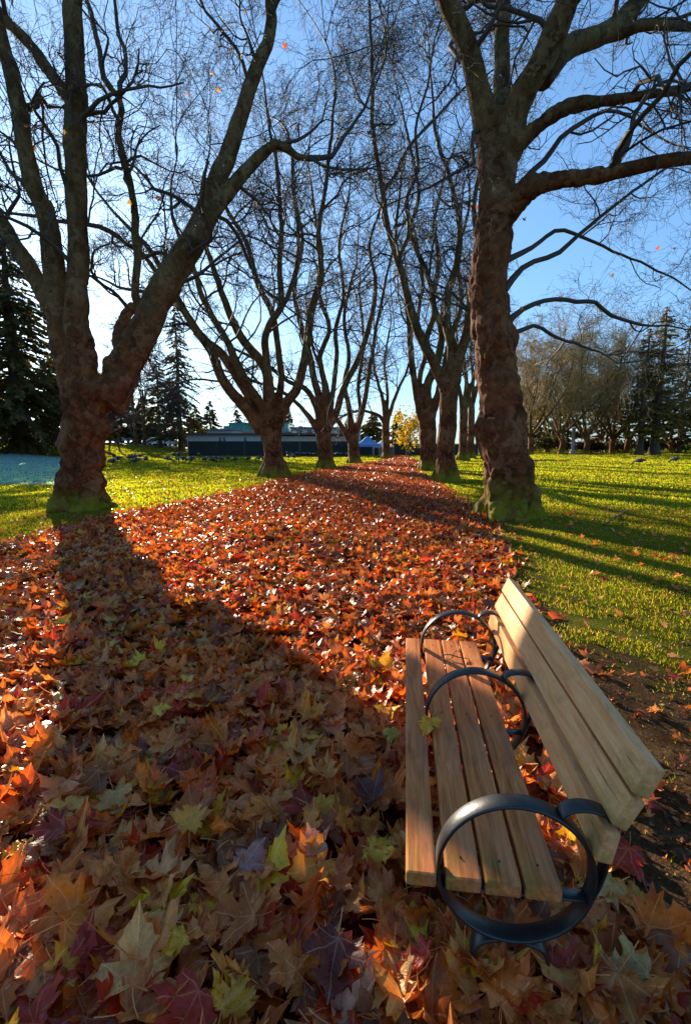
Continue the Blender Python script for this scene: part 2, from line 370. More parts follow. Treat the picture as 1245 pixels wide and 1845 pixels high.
PLANE_GROUP = 'bare plane trees along the leafy avenue'
def limb_px(pts, Y0, Y1):
    k = len(pts); o = []; r = []
    for i, (px, py, w) in enumerate(pts):
        Y = Y0+(Y1-Y0)*(i/(k-1)); o.append(P(px, py, Y)); r.append(pxsize(w/2, px, py, Y))
    return np.array(o), np.array(r)
def plane_tree(label, trunk, Yt, limbs, seed, dens=1.0, levels=None, rmin=.006, voxel=.05, amp=.09, zfade=3.5, tail=3., flare=True, twigmat='twig', bark='bark', group=PLANE_GROUP):
    """trunk: [(px,py,w)] base first; limbs: [(dY_end, [(px,py,w)...], extend?)]"""
    R = np.random.default_rng(seed)
    tp, tr = limb_px(trunk, Yt, Yt)
    base = tp[0].copy(); root = empty('plane_tree', tuple(base)); tag(root, label, 'tree', group)
    if flare:
        tp = np.vstack([tp[0]-[0, 0, .35], tp]); tr = np.concatenate([[tr[0]*1.06], tr])
    tp, tr = resample(tp, tr, .25)
    polys = [(tp-base, tr, 16)]
    if flare:                                   # root buttresses
        for k in range(7):
            a = k*2*math.pi/7+R.random()*.6; rr = tr[1]
            d = np.array([math.cos(a), math.sin(a), 0])
            bp = np.array([d*rr*.45+[0, 0, .8], d*rr*.72+[0, 0, .34], d*rr*.98+[0, 0, .05], d*rr*1.25+[0, 0, -.2]])
            bp, br = resample(bp, [rr*.3, rr*.36, rr*.28, rr*.15], .12); polys.append((bp, br, 8))
    tb = Tubes(); lim = []
    for dY, pts, ext in limbs:
        d0, d1 = dY if isinstance(dY, tuple) else (0, dY)
        lp, lr = limb_px(pts, Yt+d0, Yt+d1)
        if ext:
            d = nrm(lp[-1]-lp[-2]); 
            for q in range(3):
                d = nrm(d+R.normal(0, .16, 3)+[0, 0, .02]); lp = np.vstack([lp, lp[-1]+d*tail/3]); lr = np.append(lr, lr[-1]*.72)
        lp, lr = resample(lp, lr, .3); lp = lp-base
        n = len(lp); wob = np.cumsum(R.normal(0, .018, (n, 3)), 0); wob -= np.linspace(0, 1, n)[:, None]*wob[-1]; lp = lp+wob
        big = lr > voxel*1.5
        cut = int(np.argmin(big)) if not big.all() else n
        if cut > 4: polys.append((lp[:cut], lr[:cut], 12))
        else: cut = 0
        if cut < n: s = max(0, cut-3); tb.add(lp[s:], np.maximum(lr[s:], rmin), 8)
        lim.append((lp, lr, 1.))
    fuse_trunk('trunk', polys, voxel, R, amp, zfade, M[bark], root)
    wl = [(p+base, r, d) for p, r, d in lim]
    tc = Tubes(); crown(tc, R, wl, levels, dens, rmin)
    V = np.concatenate(tc.V)-base; tc.V = [V]
    if tb.n:
        q = np.concatenate(tb.Q)+tc.n; tc.V.append(np.concatenate(tb.V)); tc.Q.append(q)
    link('crown', tc.mesh('crown'), M[twigmat], root)
    return root, wl

# ------------------------------------------------------------------ the path outline (world) and ground
def poly_world(pts): 
    w = np.array([G(*p)[:2] for p in pts]); return w[np.argsort(w[:, 1])]
LB = poly_world([(22, 985), (110, 955), (215, 928), (330, 906), (430, 886), (500, 866), (585, 847), (640, 837), (700, 829)])
LB = np.vstack([[-30, -5], [-12, 6.2], LB, [LB[-1][0]+1.5, 75]])
RB = poly_world([(1300, 1690), (1130, 1645), (1085, 1560), (1070, 1450), (1050, 1330), (1010, 1250), (965, 1170), (940, 1110), (918, 1050), (900, 990), (872, 940), (845, 912), (800, 882), (768, 860), (745, 846), (752, 836), (748, 829)])
RB = np.vstack([[6, -5], [2.6, .5], RB, [RB[-1][0]+1.5, 75]])
def path_mask(x, y, soft=.6):
    xl = np.interp(y, LB[:, 1], LB[:, 0]); xr = np.interp(y, RB[:, 1], RB[:, 0])
    return np.clip((x-xl)/soft+.5, 0, 1)*np.clip((xr-x)/(soft*.8)+.5, 0, 1)*(y < 62)
def vnoise(x, y, f, seed=0):
    return (np.sin(x*f*1.3+seed+1.7*np.sin(y*f*.9+seed))*np.sin(y*f*1.1+2*seed+1.5*np.sin(x*f*.7)))*.5+.25*np.sin(x*f*2.9+y*f*2.1+seed)
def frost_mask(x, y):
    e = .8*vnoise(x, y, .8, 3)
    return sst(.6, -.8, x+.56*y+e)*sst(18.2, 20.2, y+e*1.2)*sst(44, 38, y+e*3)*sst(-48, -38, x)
def dirt_mask(x, y):
    d = np.hypot((x-1.55)/.85, (y-1.35)/1.5)
    near = np.clip(1.45-d*.85, 0, 1)+.40*sst(6.0, 1.2, y)*(x > .6)*(1+.5*vnoise(x, y, 1.6, 6))
    rb = np.interp(y, RB[:, 1], RB[:, 0])
    return np.clip(near + .38*np.exp(-((x-rb)/.6)**2)*(y < 14) + .14*sst(9, 5, y)*(x > 0), 0, 1)
def make_ground():
    u = np.linspace(-1, 1, 241); xs = 7*np.sinh(u*5.2)/np.sinh(5.2)*90
    v = np.linspace(-.42, 1, 241); ys = 700*np.sinh(v*6.0)/np.sinh(6.0)
    X, Y = np.meshgrid(xs, ys); Z = gz(X, Y)
    V = np.stack([X, Y, Z], -1).reshape(-1, 3); idx = np.arange(len(V)).reshape(X.shape)
    q = np.stack([idx[:-1, :-1], idx[:-1, 1:], idx[1:, 1:], idx[1:, :-1]], -1).reshape(-1, 4)
    c = np.stack([path_mask(X, Y), frost_mask(X, Y), dirt_mask(X, Y)], -1).reshape(-1, 3)
    tag(link('ground', mesh_np('ground', V, [q], True, c), M['ground']), kind='structure')
make_ground()

# ------------------------------------------------------------------ grass blades
def make_grass():
    R = np.random.default_rng(5)
    def blades(n, y0, y1, half, hmin, hmax, wid, name, dim=1., pdry=.1):
        y = y0*(y1/y0)**R.random(n) if y0 > 0 else y1*R.random(n)
        x = (R.random(n)*2-1)*(half*y+1.0)
        keep = (path_mask(x, y, 1.2) < .35+.2*R.random(n))
        pt = vnoise(x, y, 3.1, 1)+.7*vnoise(x, y, 7.3, 5)
        dm = dirt_mask(x, y); keep &= (R.random(n) > np.clip(dm*1.0+.8*(pt < .05)*np.clip(dm*2.2-.05, 0, 1), 0, .985))
        x, y = x[keep], y[keep]; n = len(x); dist = np.hypot(x, y)
        h = (hmin+(hmax-hmin)*R.random(n))*(1+.3*vnoise(x, y, 2.2, 8))*np.clip(.45+dist/9, .5, 1); w = wid*(.6+.8*R.random(n))*np.clip(dist/9, 1, 7)
        a = R.random(n)*2*np.pi; lean = R.normal(0, .45, (n, 2))
        z = gz(x, y); b = np.stack([x, y, z-.004], 1); s = np.stack([np.cos(a)*w, np.sin(a)*w, 0*a], 1)
        t = b+np.stack([lean[:, 0]*h, lean[:, 1]*h, h], 1)
        m = b*.5+t*.5+np.stack([0*h, 0*h, h*.12], 1)
        V = np.stack([b-s, b+s, m+s*.75, m-s*.75, t], 1).reshape(-1, 3)
        i = np.arange(n)[:, None]*5
        g = R.random(n)[:, None]
        c = (1-g)*np.array([.08, .11, .007])+g*np.array([.19, .18, .010])
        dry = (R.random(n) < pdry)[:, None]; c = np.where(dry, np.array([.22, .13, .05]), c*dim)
        c = c*(1+.25*vnoise(x, y, .5, 2))[:, None]
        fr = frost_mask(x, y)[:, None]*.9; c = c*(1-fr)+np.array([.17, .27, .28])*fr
        me = mesh_np(name, V, [i+np.array([0, 1, 2, 3]), i+np.array([3, 2, 4])], True, np.repeat(c, 5, 0))
        tag(link(name, me, M['grass']), kind='stuff')
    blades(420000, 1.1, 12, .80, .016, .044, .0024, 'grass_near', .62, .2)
    blades(190000, 12, 75, .85, .03, .07, .0032, 'grass_lawn')
make_grass()

# ------------------------------------------------------------------ leaves
HALF = [(0, 0), (.07, -.08), (.22, -.17), (.29, -.11), (.47, -.13), (.41, -.02), (.47, .05), (.34, .13), (.50, .16), (.55, .25), (.74, .38), (.56, .41), (.53, .50), (.38, .46), (.22, .43),
        (.27, .57), (.38, .64), (.25, .70), (.22, .80), (.11, .85), (0, 1.06)]
HALF2 = [(0, 0), (.24, -.16), (.46, -.12), (.36, .10), (.56, .24), (.74, .38), (.53, .48), (.23, .43), (.36, .64), (.20, .80), (0, 1.05)]
HALF3 = [(0, 0), (.45, -.12), (.38, .12), (.72, .38), (.24, .44), (.32, .66), (0, 1.04)]
def leaf_proto(R, half, inner, curl):
    h = [(x*(1+R.normal(0, .05)), y+R.normal(0, .02)) for x, y in half]; g = [(x*(1+R.normal(0, .05)), y+R.normal(0, .02)) for x, y in half]
    kf = R.random()*.5
    def fill(p):
        d = math.hypot(p[0], p[1]-.35); q = 1+kf*max(0, .5-d); return (p[0]*q, .35+(p[1]-.35)*q) if p[1] > -.05 else p
    h = [fill(p) for p in h]; g = [fill(p) for p in g]
    h[0] = g[0] = (0, 0); h[-1] = (0, h[-1][1]); out = h + [(-x, y) for x, y in reversed(g[1:-1])]
    sc = .9+.2*R.random(); pts = [Vector((x*sc, y)) for x, y in out]; n = len(pts); extra = []
    if inner:
        for yy in np.arange(-.05, 1., .125):
            for xx in np.arange(-.6, .61, .125): extra.append(Vector((xx+R.normal(0, .015), yy+R.normal(0, .015))))
    v, e, f, *_ = delaunay_2d_cdt(pts+extra, [], [list(range(n))], 1, 1e-4)
    v = np.array([(p.x, p.y) for p in v]); f = np.array([t for t in f if len(t) == 3], int)
    used = np.unique(f); mp = np.full(len(v), -1); mp[used] = np.arange(len(used)); v = v[used]; f = mp[f]
    x, y = v[:, 0], v[:, 1]; r = np.hypot(x, y-.25); ph = np.arctan2(x, y-.0)
    a, b, c = R.normal(0, .55), R.normal(0, .5), R.normal(0, .10)
    z = curl*(a*x*x + b*(y-.4)**2 + .30*r**2*np.abs(R.normal(0, .8)) + c*np.sin(ph*5+R.random()*6)*r*1.3 + .55*abs(R.normal(.2, .3))*np.abs(x)*(.5+y)
              + .07*np.sin(x*9+R.random()*6)*np.sin(y*8+R.random()*6) + .035*np.sin(x*17+R.random()*6+y*6)*np.sin(y*15+R.random()*6))
    # strong roll of one side or tip on some leaves
    if R.random() < .6:
        k = R.normal(.5, 1.7)*curl; az = R.random()*6.28; s = x*math.cos(az)+(y-.4)*math.sin(az); z = z+k*np.clip(s-.15, 0, 1)**2
    V = np.stack([x, y-.35, z], 1); uv = np.stack([x, y], 1)
    if inner:                                   # petiole
        L = .35+.35*R.random(); bx, bz = R.normal(0, .12), R.normal(0, .12)
        base = len(V); q = []
        for k, t in enumerate(np.linspace(0, 1, 4)):
            cpt = np.array([bx*t*t, -.35-L*t, z[np.argmin(np.hypot(x, y))]+bz*t*t]); w = .014
            for dx, dz in ((w, 0), (-w*.5, w*.9), (-w*.5, -w*.9)): q.append(cpt+[dx, 0, dz])
        V = np.vstack([V, q]); uv = np.vstack([uv, np.full((12, 2), (0., .4))])
        pf = []
        for k in range(3):
            for j in range(3):
                a_, b_ = base+k*3+j, base+k*3+(j+1) % 3; pf += [(a_, b_, b_+3), (a_, b_+3, a_+3)]
        f = np.vstack([f, pf])
    return V, f, uv
RL = np.random.default_rng(11)
LOD0 = [leaf_proto(RL, HALF, True, 1.05) for _ in range(40)]
LOD1 = [leaf_proto(RL, HALF2, False, .9) for _ in range(16)]
LOD2 = [leaf_proto(RL, HALF3, False, 1.0) for _ in range(12)]
PAL = {'tan': (.82, .27, .06), 'orange brown': (.72, .20, .025), 'rust orange': (.80, .16, .010), 'dark red': (.46, .035, .010), 'dark brown': (.34, .10, .028),
       'golden yellow': (.84, .46, .02), 'yellow green': (.80, .42, .022), 'mauve grey': (.58, .22, .12), 'pale buff': (.90, .39, .11)}
PN = list(PAL); PW = np.array([.25, .27, .17, .09, .11, .04, .016, .018, .06]); PW /= PW.sum()
def rotmat(yaw, tx, ty):
    cz, sz, cx, sx, cy, sy = np.cos(yaw), np.sin(yaw), np.cos(tx), np.sin(tx), np.cos(ty), np.sin(ty)
    n = len(yaw); o, l = np.zeros(n), np.ones(n)
    Rz = np.stack([cz, -sz, o, sz, cz, o, o, o, l], 1).reshape(n, 3, 3); Rx = np.stack([l, o, o, o, cx, -sx, o, sx, cx], 1).reshape(n, 3, 3); Ry = np.stack([cy, o, sy, o, l, o, -sy, o, cy], 1).reshape(n, 3, 3)
    return Ry@Rx@Rz
def leaf_stuff(name, protos, pos, size, yaw, tx, ty, col):
    R = RL; ip = R.integers(0, len(protos), len(pos)); Rm = rotmat(yaw, tx, ty)
    Vs, Fs, Us, Cs = [], [], [], []; n = 0
    for k, (v, f, u) in enumerate(protos):
        s = np.where(ip == k)[0]
        if not len(s): continue
        w = np.einsum('nij,vj->nvi', Rm[s], v)*size[s][:, None, None]+pos[s][:, None]
        nv = len(v); Vs.append(w.reshape(-1, 3)); Fs.append((f[None]+(n+np.arange(len(s))*nv)[:, None, None]).reshape(-1, 3)); n += len(s)*nv
        Us.append(np.tile(u, (len(s), 1))); Cs.append(np.repeat(col[s], nv, 0))
    me = mesh_np(name, np.concatenate(Vs), [np.concatenate(Fs)], True, np.concatenate(Cs), np.concatenate(Us))
    return tag(link(name, me, M['leaf']), kind='stuff')
def jit(c, R, a=.22): return np.clip(c*np.exp(R.normal(0, a, (len(c), 1)))*np.exp(R.normal(0, a*.35, (len(c), 3))), .004, .8)
BU = np.array([math.sin(math.radians(7.1)), math.cos(math.radians(7.1))]); BV = np.array([BU[1], -BU[0]]); BO = np.array([.1716, 1.1984])
def leaf_label(cn, x, y, hx, hy, state):
    if hx < 260: zone = 'at the left of the foreground litter'
    elif hx > 700: zone = 'close by the bench'
    elif hy > 1560: zone = 'in the front row of the litter'
    elif hy > 1330: zone = 'in the middle of the foreground litter'
    else: zone = 'further along the leafy path'
    return f'{state} {cn} fallen leaf {zone}'
def make_leaves():
    R = RL
    pal = np.array([PAL[k] for k in PN])
    # near zone
    n = 3300; y = .35+3.1*R.random(n)**.75; x = (R.random(n)*2-1)*(.95*y+.55)
    pm = path_mask(x, y, .5); bx = (np.stack([x, y], 1)-BO)@BV; bu = (np.stack([x, y], 1)-BO)@BU
    k = (R.random(n) < np.maximum(pm, .012))
    x, y = x[k], y[k]; n0 = len(x); ne = 150                        # drift of leaves against the near foot of the bench
    eu, ev = R.normal(-.02, .13, ne), R.uniform(-.05, .62, ne); x = np.append(x, BO[0]+BU[0]*eu+BV[0]*ev); y = np.append(y, BO[1]+BU[1]*eu+BV[1]*ev); n = len(x)
    s = .085+.085*R.random(n)**1.3; ci = R.choice(len(PN), n, p=PW); col = jit(pal[ci], R)
    z = gz(x, y)+.015+.075*R.random(n)*path_mask(x, y, .8); z[n0:] = .03+.13*R.random(ne)*np.exp(-(eu/.16)**2)
    tx, ty = R.normal(0, .31, n), R.normal(0, .31, n); yaw = R.random(n)*6.28
    hx, hy, zc = project(np.stack([x, y, z], 1))
    vis = (hx > 0) & (hx < 1245) & (hy < 1845) & (hy > 900)
    score = np.where(vis, s/zc, -1)*(.75+.5*R.random(n)); pick = np.argsort(-score)[:285]; pk = np.zeros(n, bool); pk[pick] = True
    z[pk] += .025; 
    rest = ~pk
    leaf_stuff('leaf_litter_near', LOD0, np.stack([x, y, z], 1)[rest], s[rest], yaw[rest], tx[rest], ty[rest], col[rest])
    Rm = rotmat(yaw, tx*.8, ty*.8); GRP = 'loose plane leaves lying in the foreground litter'
    states = ['curled', 'flat lying', 'tilted']
    def one(i_proto, loc, Rmat, size, c, label, cat='leaf', group=None):
        v, f, u = LOD0[i_proto]
        o = link('fallen_leaf', mesh_np('fallen_leaf', (v@Rmat.T)*size, [f], True, np.repeat(np.array(c)[None], len(v), 0), u), M['leaf'])
        o.location = loc; return tag(o, label, cat, group)
    for i in pick:
        t = abs(tx[i])+abs(ty[i]); st = states[2] if t > .75 else states[0] if t > .38 else states[1]
        one(int(R.integers(0, len(LOD0))), (x[i], y[i], z[i]), Rm[i], s[i], col[i], leaf_label(PN[ci[i]], x[i], y[i], hx[i], hy[i], st), 'leaf', GRP)
    hero = [(245, 1735, .17, 'pale buff', .3, (.86, .46, .14), 'big pale yellow leaf with white veins at the bottom left corner'),
            (318, 1700, .075, 'golden yellow', 2.2, (.84, .50, .03), 'small bright yellow leaf lying on the big pale leaf'),
            (600, 1735, .16, 'dark red', 3.0, (.17, .035, .025), 'large dark maroon leaf at the bottom centre of the litter'),
            (120, 1620, .15, 'rust orange', .8, (.75, .22, .015), 'glowing orange leaf standing up near the lower left edge'),
            (515, 1730, .11, 'orange brown', 1.0, (.62, .18, .025), 'smooth rounded orange brown leaf left of the maroon leaf'),
            (450, 1545, .115, 'mauve grey', 5.6, (.46, .22, .19), 'upturned purple grey leaf with pale veins facing left'),
            (565, 1525, .10, 'mauve grey', .4, (.55, .28, .22), 'upturned mauve leaf with white veins right of the purple one'),
            (685, 1535, .115, 'yellow green', 4.2, (.72, .42, .025), 'yellow green leaf lying left of the bench seat'),
            (95, 1492, .12, 'dark red', 2.0, (.34, .03, .01), 'bright red leaf near the left edge of the litter'),
            (345, 1470, .115, 'golden yellow', .1, (.74, .34, .04), 'ochre yellow leaf with long stalk in the middle left'),
            (290, 1277, .09, 'yellow green', 5.0, (.78, .52, .04), 'lime green leaf further up the path left of the bench'),
            (340, 1222, .09, 'yellow green', 1.4, (.74, .48, .06), 'pale green leaf lying above the lime green one'),
            (705, 1318, .10, 'golden yellow', 1.1, (.5, .38, .05), 'yellow leaf tucked against the front slat of the bench'),
            (660, 1425, .13, 'dark red', .6, (.13, .03, .02), 'dark wine red leaf left of the bench middle'),
            (1140, 1755, .12, 'golden yellow', 1.5, (.46, .34, .12), 'tan yellow leaf alone at the lower right corner')]
    for j, (px, py, sz, cn, yw, c, lab) in enumerate(hero):
        p = G(px, py+14); p[2] += .135
        # step back along the ray so the leaf sits on top of the pile at that spot
        d = ray(px, py); t = (p[2]-EYE)/d[2]; q = np.array([0, 0, EYE])+d*t
        Rr = rotmat(np.array([yw]), np.array([.22 if 'standing' not in lab else .9]), np.array([R.normal(0, .15)]))[0]
        one(j % len(LOD0), tuple(q), Rr, sz, c, lab)
    # mid and far zones
    def zone(n, y0, y1, smin, smax, protos, name, stray, pw, ylog=1., dim=1.):
        y = y0+(y1-y0)*R.random(n)**ylog
        xl = np.interp(y, LB[:, 1], LB[:, 0]); xr = np.interp(y, RB[:, 1], RB[:, 0]); xl = np.maximum(xl, -.95*y-1)
        x = xl-2.5+(xr-xl+5)*R.random(n); pm = path_mask(x, y, .9)
        k = R.random(n) < np.maximum(pm, stray*(.4+vnoise(x, y, 1.7, 4)))
        x, y, pm = x[k], y[k], pm[k]; n = len(x); ci = R.choice(len(PN), n, p=pw)
        s = smin+(smax-smin)*R.random(n); z = gz(x, y)+.012+.06*R.random(n)*pm
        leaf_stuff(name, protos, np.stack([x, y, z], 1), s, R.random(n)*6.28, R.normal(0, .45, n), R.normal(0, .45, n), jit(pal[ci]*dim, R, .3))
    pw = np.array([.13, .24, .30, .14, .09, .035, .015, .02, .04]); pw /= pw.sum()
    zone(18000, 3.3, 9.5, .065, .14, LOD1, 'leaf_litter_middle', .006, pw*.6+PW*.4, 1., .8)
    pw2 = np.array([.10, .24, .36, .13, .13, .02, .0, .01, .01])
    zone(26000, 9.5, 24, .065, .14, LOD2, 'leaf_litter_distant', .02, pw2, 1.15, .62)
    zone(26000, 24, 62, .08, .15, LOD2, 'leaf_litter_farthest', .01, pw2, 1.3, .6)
    # crumbled leaf scraps on the worn soil beside the bench
    n = 9000; y = .7+9*R.random(n)**1.5; x = (R.random(n)*2-1)*(.85*y+.6); k = (path_mask(x, y, .8) < .6) & (x > 0) & (R.random(n) < .25+dirt_mask(x, y)); x, y = x[k], y[k]; n = len(x)
    leaf_stuff('leaf_scraps', LOD2, np.stack([x, y, gz(x, y)+.008], 1), .012+.03*R.random(n)**2, R.random(n)*6.28, R.normal(0, .4, n), R.normal(0, .4, n), jit(np.array([PAL['dark brown'], PAL['tan'], PAL['orange brown']])[R.integers(0, 3, n)]*.55, R, .4))
    # broken twigs among the near leaves
    n = 170; y = .7+5*R.random(n)**1.2; x = (R.random(n)*2-1)*(.8*y+.3); a = R.random(n)*6.28; p0 = np.stack([x, y, gz(x, y)+.05+.07*R.random(n)*path_mask(x, y, .8)], 1)
    pp, rr = grow(R, p0, np.stack([np.cos(a), np.sin(a), R.normal(0, .12, n)], 1), .08+.22*R.random(n), .0012+.0022*R.random(n), 6, .16, -.02, .5); tb = Tubes(); tb.add(pp, rr, 5)
    tag(link('twig_litter', tb.mesh('twig_litter'), M['twig']), kind='stuff')
    # strays over the lawns
    n = 2600; y = 2+28*R.random(n)**1.4; x = (R.random(n)*2-1)*(.8*y); k = (path_mask(x, y, 1) < .2) & (R.random(n) < .35+.5*(y > 6)); x, y = x[k], y[k]; n = len(x)
    ci = R.choice(len(PN), n, p=PW)
    leaf_stuff('scattered_leaves', LOD1, np.stack([x, y, gz(x, y)+.03], 1), .045+.05*R.random(n), R.random(n)*6.28, R.normal(0, .4, n), R.normal(0, .4, n), jit(pal[ci], R))
make_leaves()

# ------------------------------------------------------------------ bench
def make_bench():
    root = empty('park_bench', (BO[0], BO[1], 0), math.radians(-7.1))
    tag(root, 'slatted wooden park bench with black hoop armrests standing beside the leafy path', 'bench')
    # local: x = across (v), y = along (u), z up
    def slat(name, v0, z0, v1, z1, th, u0, u1, m):
        a = math.atan2(z1-z0, v1-v0); w = math.hypot(v1-v0, z1-z0); bm = bmesh.new()
        from mathutils import Matrix
        rot = Matrix.Rotation(-a, 3, 'Y')
        L = u1-u0
        box(bm, (0, 0, 0), (w, L, th), rot, .007)
        c = Vector(((v0+v1)/2, (u0+u1)/2, (z0+z1)/2))+rot@Vector((0, 0, -th/2 if name == 'seat_slat' else -th/2))
        o = link(name, bm_mesh(name, bm), m, root); o.location = c
        return o
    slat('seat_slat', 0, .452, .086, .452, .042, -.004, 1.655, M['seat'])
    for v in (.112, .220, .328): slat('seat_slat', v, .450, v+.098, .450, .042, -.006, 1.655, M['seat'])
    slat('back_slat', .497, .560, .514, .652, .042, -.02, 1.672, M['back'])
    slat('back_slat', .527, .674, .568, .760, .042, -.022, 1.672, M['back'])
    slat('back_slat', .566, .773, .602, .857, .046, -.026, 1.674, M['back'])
    def band(name, pts, u, w, th, closed=False, parent=root):
        """a flat bar: profile polyline in (v,z), width w along u"""
        pts = np.array(pts, float); n = len(pts)
        if closed: t = np.roll(pts, -1, 0)-np.roll(pts, 1, 0)
        else: t = np.gradient(pts, axis=0)
        t = nrm(t); nn = np.stack([-t[:, 1], t[:, 0]], 1)
        bm = bmesh.new(); rings = []
        ch = .0035
        for p, q in zip(pts, nn):
            r = []
            for a, b in ((-1, -1), (1, -1), (1, 1), (-1, 1)):
                # chamfered corners
                c1 = (a*th/2, b*(w/2-ch)); c2 = (a*(th/2-ch*.8), b*w/2)
                pair = (c1, c2) if (a*b > 0) else (c2, c1)
                for oo, uu in pair: r.append(bm.verts.new((p[0]+q[0]*oo, u+uu, p[1]+q[1]*oo)))
            rings.append(r)
        m = len(rings[0])
        for i in range(n if closed else n-1):
            a, b = rings[i], rings[(i+1) % n]
            for j in range(m): bm.faces.new((a[j], a[(j+1) % m], b[(j+1) % m], b[j]))
        if not closed: bm.faces.new(rings[0]); bm.faces.new(rings[-1])
        me = bm_mesh(name, bm, True)
        return link(name, me, M['iron'], parent)
    from math import cos, sin, pi
    C0 = (.302, .466); r = .211
    for u in (.030, .800, 1.530):
        ring = [(C0[0]+r*cos(a), C0[1]+r*sin(a)) for a in np.linspace(0, 2*pi, 72, endpoint=False)]
        h = band('hoop', ring, u, .056, .011, True)
        arm = [(C0[0]+(r+.004)*cos(math.radians(58))+.0, C0[1]+(r+.004)*sin(math.radians(58)))]
        a0 = np.array(arm[0]); 
        arc = [a0+np.array([.062*(1-cos(t)), .034*sin(t)]) for t in np.linspace(.08, pi*.93, 16)]
        band('back_arm', arc, u, .050, .010)
        back = [(C0[0]+(r+.005)*cos(math.radians(-25)), C0[1]+(r+.005)*sin(math.radians(-25))), (.534, .48), (.545, .56), (.560, .645), (.582, .70), (.612, .768), (.645, .835)]
        bp, _ = resample(np.array([(p[0], 0, p[1]) for p in back]), np.ones(len(back)), .02); band('back_support', bp[:, [0, 2]], u, .046, .009)
        bar = [(C0[0]-r+.012, .398), (.43, .398), (C0[0]+r-.02, .40)]
        band('cross_bar', np.array([(x, .4025) for x in np.linspace(C0[0]-.195, C0[0]+.195, 6)]), u, .040, .009)
        for sg in (-1, 1):
            leg = [(C0[0]+sg*.03, C0[1]-r-.004), (C0[0]+sg*.07, C0[1]-r-.012), (C0[0]+sg*.098, C0[1]-r-.04), (C0[0]+sg*.105, C0[1]-r-.10), (C0[0]+sg*.106, -.02)]
            lp, _ = resample(np.array([(p[0], 0, p[1]) for p in leg]), np.ones(5), .02); band('leg', lp[:, [0, 2]], u, .052, .011)
    # screw heads
    for u in (.03, .8, 1.53):
        for v in (.04, .16, .27, .377):
            if v < .1: continue
            bm = bmesh.new(); bmesh.ops.create_cone(bm, cap_ends=True, segments=10, radius1=.0035, radius2=.003, depth=.003)
            o = link('screw', bm_mesh('screw', bm), M['iron'], root); o.location = (v, u+.035, .4525)
    # leaf on the seat
    R = np.random.default_rng(3); v, f, u = LOD0[4]
    Rr = rotmat(np.array([2.6]), np.array([.10]), np.array([-.1]))[0]
    o = link('fallen_leaf', mesh_np('fallen_leaf', (v@Rr.T)*.10, [f], True, np.repeat(np.array([[.86, .46, .02]]), len(v), 0), u), M['leaf'])
    w = BO+BU*.70+BV*.095; o.location = (w[0], w[1], .475); tag(o, 'brown and yellow leaf resting on the bench seat slats', 'leaf')
    # dead twig on far end of the seat
    tb = Tubes(); w = BO+BU*1.40+BV*.27
    def tw(pts, r): p, q = resample(np.array(pts), np.linspace(r, r*.6, len(pts)), .012); tb.add(p, q, 5)
    tw([(-.06, .03, .006), (-.02, .0, .02), (.03, -.02, .012), (.07, -.015, .006)], .004); tw([(-.01, 0, .018), (.02, .03, .03), (.06, .035, .01)], .003); tw([(.0, -.005, .018), (-.03, -.03, .006)], .003)
    o = link('twig', tb.mesh('twig'), M['twig']); o.location = (w[0], w[1], .452); tag(o, 'small dark forked twig lying on the far end of the bench seat', 'twig')
make_bench()

# ------------------------------------------------------------------ avenue trees
NEAR = [(6, 1.6, 4.2, 10), (5, .8, 2.2, 7), (4, .45, 1.2, 5), (0, .2, .6, 4)]
MIDL = [(6, 2.2, 5.8, 9), (6, 1.0, 2.4, 6), (4, .6, 1.4, 4), (0, .35, .8, 3)]
FARL = [(6, 2.0, 4.6, 6), (5, 1.1, 2.6, 4), (0, .6, 1.5, 3)]
